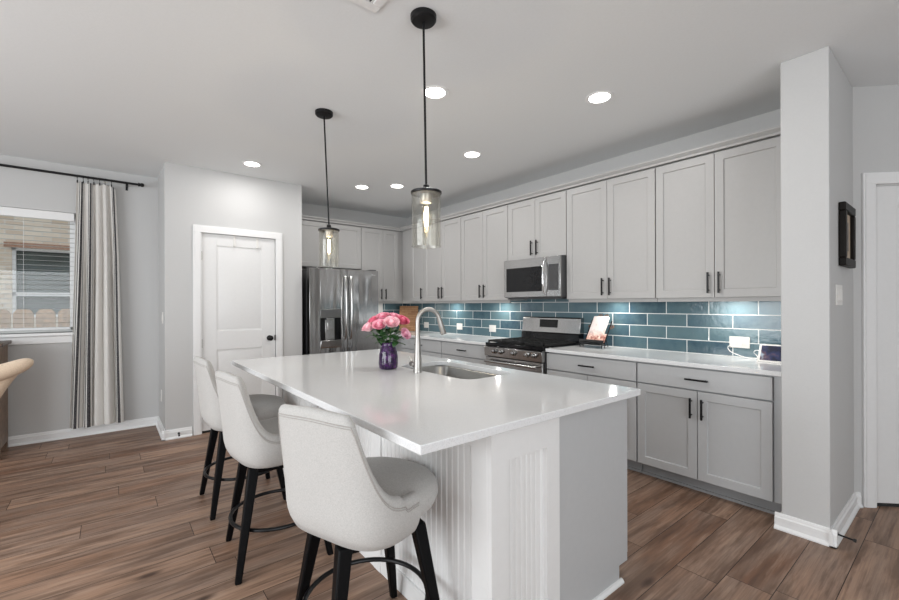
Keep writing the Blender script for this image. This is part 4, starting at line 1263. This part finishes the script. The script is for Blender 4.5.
# ------------------------------------------------------------------ pendants
def pendant(tx, ty, bx, by, lab):
    t = thing('pendant_light', lab, 'pendant light', (tx, ty, C), 'glass cylinder pendants over the island')
    part('canopy', MB().lathe([(0.010, C - 0.034), (0.056, C - 0.030), (0.063, C - 0.022), (0.064, C - 0.0005)], (tx, ty, 0), n=32), 'black', t)
    top = Vector((tx, ty, C - 0.030)); bot = Vector((bx, by, 1.905))
    part('rod', MB().cyl(top, bot, 0.0058, 10), 'black', t)
    sh = part('cap', MB().lathe([(0.074, 1.868), (0.076, 1.871), (0.076, 1.880), (0.070, 1.884), (0.018, 1.886), (0.015, 1.912), (0.008, 1.916)], (bx, by, 0), n=36), 'black', t)
    part('glass_shade', MB().lathe([(0.0715, 1.868), (0.0715, 1.622), (0.0735, 1.616), (0.0735, 1.611), (0.0700, 1.608), (0.0675, 1.611), (0.0685, 1.618), (0.0685, 1.868)], (bx, by, 0), n=40, caps=False), 'lampglass', t)
    so = part('socket', MB().lathe([(0.030, 1.868), (0.030, 1.832), (0.026, 1.826), (0.016, 1.824)], (bx, by, 0), n=24), 'nickel', t)
    bu = part('bulb', MB().lathe([(0.012, 1.826), (0.014, 1.815), (0.024, 1.790), (0.029, 1.762), (0.027, 1.735), (0.018, 1.700), (0.010, 1.672), (0.006, 1.662), (0.003, 1.655)], (bx, by, 0), n=24), 'bulbglass', t)
    m = MB()
    for k in range(4):
        a = PI / 2 * k + 0.4
        m.tube([(bx + 0.006 * math.cos(a), by + 0.006 * math.sin(a), 1.806), (bx + 0.011 * math.cos(a), by + 0.011 * math.sin(a), 1.760), (bx + 0.006 * math.cos(a), by + 0.006 * math.sin(a), 1.712)], 0.0022, 6)
    part('filament', m, 'filament', bu)
    l = bpy.data.lights.new('pendant_bulb', 'POINT'); l.energy = 5; l.color = (1, 0.86, 0.66); l.shadow_soft_size = 0.01
    o = bpy.data.objects.new('pendant_bulb', l); COL.objects.link(o); o.location = (bx, by, 1.76)
pendant(1.205, 1.696, 1.214, 1.690, 'clear glass cylinder pendant hanging nearer, over the middle of the island')
pendant(1.233, 2.997, 1.259, 2.976, 'clear glass cylinder pendant hanging farther, in front of the refrigerator')

# ------------------------------------------------------------------ recessed lights and vent
LP = [(1.121, 4.552, 'nearest the pantry wall'), (1.699, 2.262, 'right beside the nearer pendant rod'), (2.623, 1.615, 'nearest the right-end wall cabinet'),
      (2.675, 2.981, 'over the aisle in front of the microwave'), (2.374, 4.626, 'left one of the close pair near the back wall'), (2.681, 4.329, 'right one of the close pair near the back wall')]
for x, y, w in LP:
    t = thing('recessed_light', 'round white recessed ceiling light ' + w, 'ceiling light', (x, y, C), 'recessed ceiling lights')
    part('trim_ring', MB().lathe([(0.070, C - 0.0005), (0.070, C - 0.003), (0.088, C - 0.006), (0.094, C - 0.003), (0.094, C - 0.0005)], (x, y, 0), n=36, caps=False), 'trim', t)
    part('diffuser', MB().lathe([(0.005, C - 0.0045), (0.069, C - 0.0045), (0.069, C - 0.001), (0.005, C - 0.001)], (x, y, 0), n=36), 'lens', t)
    l = bpy.data.lights.new('recessed_lamp', 'AREA'); l.shape = 'DISK'; l.size = 0.13; l.energy = 4.2; l.color = (1, 0.98, 0.96)
    o = bpy.data.objects.new('recessed_lamp', l); COL.objects.link(o); o.location = (x, y, C - 0.009)
vn = thing('ceiling_vent', 'white slotted air vent in the ceiling near the pendant lights', 'vent', (0.855, 1.665, C))
part('frame', MB().box((0.70, 1.51, C - 0.008), (1.010, 1.558, C - 0.0005)).box((0.70, 1.768, C - 0.008), (1.010, 1.816, C - 0.0005)).box((0.70, 1.558, C - 0.008), (0.735, 1.768, C - 0.0005)).box((0.965, 1.558, C - 0.008), (1.010, 1.768, C - 0.0005)), 'vent', vn, bevel=0.003)
part('backing', MB().box((0.735, 1.558, C - 0.002), (0.965, 1.768, C - 0.0005)), 'rubber_and_gap', vn)
k = 0.742
while k < 0.955:
    part('louver', MB().prism([(k, C - 0.007), (k + 0.002, C - 0.007), (k + 0.014, C - 0.003), (k + 0.012, C - 0.003)], 1, 1.558, 1.768), 'vent', vn)
    k += 0.019

# ------------------------------------------------------------------ outlets, switches, small counter items
def plate(xf, u, z, w, h, lab, gang=1, kind='outlet', cat='outlet', horiz=False, d0=0.0):
    t = thing('wall_outlet' if kind == 'outlet' else 'light_switch', lab, cat, xf(u, d0, z - h / 2), None)
    part('cover_plate', MB(xf).box((u - w / 2, d0, z - h / 2), (u + w / 2, d0 + 0.006, z + h / 2)), 'white_plastic', t, bevel=0.002)
    if kind == 'outlet':
        for s_ in (-1, 1):
            cu_, cz = (u + s_ * w * 0.22, z) if horiz else (u, z + s_ * h * 0.22)
            part('socket', MB(xf).box((cu_ - 0.014, d0 + 0.006, cz - 0.014), (cu_ + 0.014, d0 + 0.008, cz + 0.014)), 'white_plastic', t, bevel=0.003)
    else:
        for k in range(gang):
            cu_ = u + (k - (gang - 1) / 2) * 0.046
            part('rocker', MB(xf).box((cu_ - 0.016, d0 + 0.006, z - 0.033), (cu_ + 0.016, d0 + 0.010, z + 0.033)), 'white_plastic', t, bevel=0.002)
    return t
plate(rw, 1.146, 1.028, 0.137, 0.086, 'white outlet at the right end of the backsplash with a cord plugged in', horiz=True, d0=0.009)
plate(rw, 3.850, 1.020, 0.118, 0.086, 'white outlet on the backsplash just left of the range', horiz=True, d0=0.009)
plate(rw, 4.500, 1.020, 0.118, 0.086, 'white outlet on the backsplash, middle one left of the range', horiz=True, d0=0.009)
plate(rw, 5.290, 1.014, 0.118, 0.086, 'white outlet on the backsplash farthest from the range, near the cutting board', horiz=True, d0=0.009)
def pf(u, d, z): return (u, PY0 - d, z)
plate(pf, 3.318, 1.375, 0.165, 0.118, 'white switch plate on the stub wall below the picture', gang=3, kind='switch', cat='light switch')
def pr_(u, d, z): return (PL - d, u, z)
plate(pr_, 5.20, 1.20, 0.072, 0.118, 'white switch plate on the pantry side wall', gang=1, kind='switch', cat='light switch')
plate(pr_, 5.36, 0.38, 0.072, 0.118, 'low white outlet on the pantry side wall above the baseboard')

# framed picture on the stub wall's side
pc = thing('picture_frame', 'black framed picture with tan mat on the stub wall', 'picture', (3.53, PY0, 1.54))
a, b, z0, z1 = 3.316, 3.640, 1.546, 1.918
m = MB(pf)
for (u0, u1, q0, q1) in ((a, b, z0, z0 + 0.05), (a, b, z1 - 0.05, z1), (a, a + 0.05, z0 + 0.05, z1 - 0.05), (b - 0.05, b, z0 + 0.05, z1 - 0.05)):
    m.box((u0, 0.001, q0), (u1, 0.034, q1))
part('frame', m, 'frame', pc, bevel=0.006)
part('mat', MB(pf).box((a + 0.045, 0.002, z0 + 0.045), (b - 0.045, 0.014, z1 - 0.045)), 'mat', pc)
part('print', MB(pf).box((a + 0.11, 0.014, z0 + 0.10), (b - 0.11, 0.016, z1 - 0.10)), 'print', pc)

# tablet on a wedge base
tb = thing('smart_display', 'white framed tablet display propped on the right counter', 'tablet', (3.64, 0.87, 0.914))
def tb_xf(u, v, w):      # u along the counter (towards far end), v up the tilted face, w out of the screen
    s, c = math.sin(math.radians(30)), math.cos(math.radians(30))
    return (3.600 + v * s - w * c, u, 0.916 + v * c + w * s)
part('frame', MB(tb_xf).box((0.742, 0.0, -0.014), (0.982, 0.140, 0.0)), 'white_plastic', tb, bevel=0.005)
part('screen', MB(tb_xf).box((0.758, 0.013, 0.0), (0.966, 0.127, 0.0015)), 'screen', tb)
part('stand', MB().prism([(3.632, 0.9145), (3.705, 0.9145), (3.672, 1.00), (3.660, 1.00)], 1, 0.80, 0.94), 'white_plastic', tb, bevel=0.004)
cp_ = [(W - 0.018, 1.205, 1.00), (W - 0.04, 1.215, 0.99), (W - 0.05, 1.205, 0.965), (W - 0.06, 1.17, 0.945), (W - 0.075, 1.10, 0.925), (W - 0.09, 1.04, 0.918), (W - 0.08, 1.01, 0.93), (W - 0.075, 1.035, 0.965), (W - 0.085, 1.015, 0.982), (W - 0.10, 0.985, 0.975), (W - 0.10, 0.975, 0.94), (W - 0.098, 0.955, 0.925)]
def smooth(pts, n=6):
    P_ = [Vector(p) for p in pts]; out = []
    for i in range(len(P_) - 1):
        a, b, c, d = P_[max(i - 1, 0)], P_[i], P_[i + 1], P_[min(i + 2, len(P_) - 1)]
        for k in range(n):
            t = k / n
            out.append(0.5 * ((2 * b) + (-a + c) * t + (2 * a - 5 * b + 4 * c - d) * t * t + (-a + 3 * b - 3 * c + d) * t ** 3))
    out.append(P_[-1])
    return out
solo('charging_cord', MB().tube(smooth(cp_), 0.0028, 8), 'cord', 'thin white cord from the right outlet to the tablet', 'cord')

# cookbook on an iron easel
es = thing('cookbook_stand', 'black wire cookbook easel on the counter beside the range', 'book stand', (3.62, 2.24, 0.914))
tl_ = math.radians(30)
def bk(u, v, w):
    s, c = math.sin(tl_), math.cos(tl_)
    # the stand is turned a little towards the room
    x, y = 3.560 + v * s - w * c, 2.262 + u
    dx, dy = x - 3.6, y - 2.24
    r = math.radians(-4)
    return (3.6 + dx * math.cos(r) - dy * math.sin(r), 2.24 + dx * math.sin(r) + dy * math.cos(r), 0.955 + v * c + w * s)
m = MB(bk)
m.box((-0.135, -0.012, -0.008), (0.135, -0.004, 0.045)); m.box((-0.135, -0.012, 0.040), (0.135, 0.018, 0.045))
for u in (-0.11, 0.11):
    m.box((u - 0.005, -0.01, -0.012), (u + 0.005, 0.25, -0.006))
m.box((-0.07, 0.0, -0.012), (0.108, 0.27, -0.007))
part('ledge', m, 'black', es)
for u in (-0.12, 0.12):
    p = bk(u, -0.01, 0.04); q = bk(u, -0.01, -0.01)
    part('leg', MB().tube([p, (p[0] - 0.004, p[1], 0.935), (p[0], p[1], 0.9175)], 0.0035, 8), 'black', es)
    part('leg', MB().tube([q, (q[0] + 0.002, q[1], 0.9175)], 0.0035, 8), 'black', es)
p = bk(0, 0.20, -0.012)
part('leg', MB().tube([p, (p[0] + 0.015, p[1] - 0.03, 1.05), (p[0] + 0.03, p[1] - 0.06, 0.9175)], 0.0035, 8), 'black', es)
for sgn in (-1, 1):
    pts = []
    for k in range(30):
        a = k / 29 * 3.2 * PI
        r = 0.030 * (1 - k / 36)
        pts.append(bk(sgn * (0.030 + r * math.cos(a) * 0.9), 0.295 + r * math.sin(a) * 0.7 + 0.004, -0.009))
    part('scroll', MB().tube(pts, 0.003, 7), 'copper', es)
    pts = []
    for k in range(24):
        a = k / 23 * 2.6 * PI
        r = 0.024 * (1 - k / 30)
        pts.append(bk(sgn * (0.122 + r * math.cos(a) * 0.8) - 0.01, 0.18 + r * math.sin(a), -0.009))
    part('scroll', MB().tube(pts, 0.003, 7), 'copper', es)
cb = thing('cookbook', 'pink and white cookbook standing open-faced on the black easel', 'book', bk(0, 0, 0))
part('cover', MB(bk).box((-0.080, -0.002, 0.016), (0.080, 0.282, 0.0185)).box((-0.080, -0.002, -0.004), (0.080, 0.282, -0.0015)).box((0.0785, -0.002, -0.004), (0.0805, 0.282, 0.0185)), 'cover', cb)
part('pages', MB(bk).box((-0.076, 0.002, -0.0014), (0.078, 0.278, 0.0159)), 'paper', cb)
solo('recipe_card', MB(bk).box((-0.128, -0.003, 0.024), (-0.070, 0.095, 0.0255)), 'cover', 'small printed card propped at the right of the cookbook', 'card')

# cutting board leaning in the corner
def cbx(u, v, w):
    # plane facing the room diagonal, leaning back
    s, c = math.sin(math.radians(10)), math.cos(math.radians(10))
    bx_, by_ = 3.630, 5.540
    d = Vector((0.70, -0.714))                      # along the board
    nrm = Vector((-0.714, -0.70))                   # out of the board
    o = d * u + nrm * (w * c - v * s)
    return (bx_ + o.x, by_ + o.y, 0.916 + v * c + w * s)
solo('cutting_board', MB(cbx).box((-0.148, 0, 0), (0.148, 0.392, 0.018)), 'board', 'patterned wooden cutting board leaning in the corner', 'cutting board', bevel=0.004)

# ------------------------------------------------------------------ dining-side furniture at the left edge
sb = thing('sideboard', 'dark topped brown wooden sideboard below the window', 'sideboard', (-1.32, 5.44, 0))
part('top', MB().box((-1.95, 5.22, 0.975), (-0.712, 5.655, 1.005)), 'darkwood', sb, bevel=0.004)
part('case', MB().box((-1.92, 5.25, 0.08), (-0.735, 5.64, 0.975)), 'midwood', sb, bevel=0.003)
for a, b in ((-1.90, -1.34), (-1.32, -0.755)):
    dd = part('door', shaker(lambda u, d, z: (u, 5.25 - d, z), a, b, 0.12, 0.95, 0.001), 'midwood', sb, bevel=0.001)
    part('knob', MB().lathe([(0.006, 0), (0.006, -0.02), (0.014, -0.026), (0.012, -0.034)], ((-1.37 if a < -1.5 else -1.29), 5.229, 0.60), axis=1, n=14), 'black', dd)
for x in (-1.89, -0.765):
    for y in (5.28, 5.61):
        part('leg', MB().box((x - 0.03, y - 0.03, 0), (x + 0.03, y + 0.03, 0.08)), 'midwood', sb)

dc = thing('dining_chair', 'tan upholstered dining chair with scrolled back at the left edge', 'chair', (-0.72, 3.75, 0))
ccx, ccy = -0.850, 3.72
def back_w(z):           # half width of the back: flares towards the rolled top
    k = max(0, (z - 0.50) / 0.46)
    return 0.250 + 0.200 * k ** 1.6
m = MB(); NZ, NXX = 14, 14
vs = []; 
for j in range(NZ + 1):
    z = 0.44 + 0.47 * j / NZ
    w = back_w(z)
    yc = ccy + 0.02 - 0.05 * ((z - 0.44) / 0.53) ** 2
    ring_ = []
    for k in range(20):
        a = 2 * PI * k / 20
        cx_, sy_ = math.cos(a), math.sin(a)
        ring_.append((ccx + w * math.copysign(abs(cx_) ** 0.45, cx_), yc + 0.042 * math.copysign(abs(sy_) ** 0.6, sy_), z))
    vs += ring_
fs = [(j * 20 + k, j * 20 + (k + 1) % 20, (j + 1) * 20 + (k + 1) % 20, (j + 1) * 20 + k) for j in range(NZ) for k in range(20)]
fs += [tuple(range(20))[::-1], tuple(NZ * 20 + k for k in range(20))]
m.add(vs, fs, True)
part('backrest', m, 'tan', dc, angle=60)
pts = []; rr = []
for k in range(41):
    t_ = math.sin(PI / 2 * (-1 + 2 * k / 40))
    pts.append((ccx + 0.480 * t_, ccy - 0.045, 0.893 + 0.095 * abs(t_) ** 3)); rr.append(0.055 * (1 - 0.22 * abs(t_) ** 2) * math.sqrt(max(0.05, 1 - abs(t_) ** 16)))
part('scroll_top', MB().tube(pts, rr, 18), 'tan', dc)
part('seat', MB().box((ccx - 0.23, ccy - 0.01, 0.38), (ccx + 0.23, ccy + 0.46, 0.50)), 'tan', dc, bevel=0.03, segs=4)
for x, y in ((ccx - 0.19, ccy + 0.02), (ccx - 0.19, ccy + 0.42), (ccx + 0.19, ccy + 0.02), (ccx + 0.19, ccy + 0.42)):
    part('leg', MB().hexa([(x - .014, y - .014, 0), (x + .014, y - .014, 0), (x + .014, y + .014, 0), (x - .014, y + .014, 0)], [(x - .022, y - .022, .385), (x + .022, y - .022, .385), (x + .022, y + .022, .385), (x - .022, y + .022, .385)]), 'darkwood', dc, bevel=0.003)
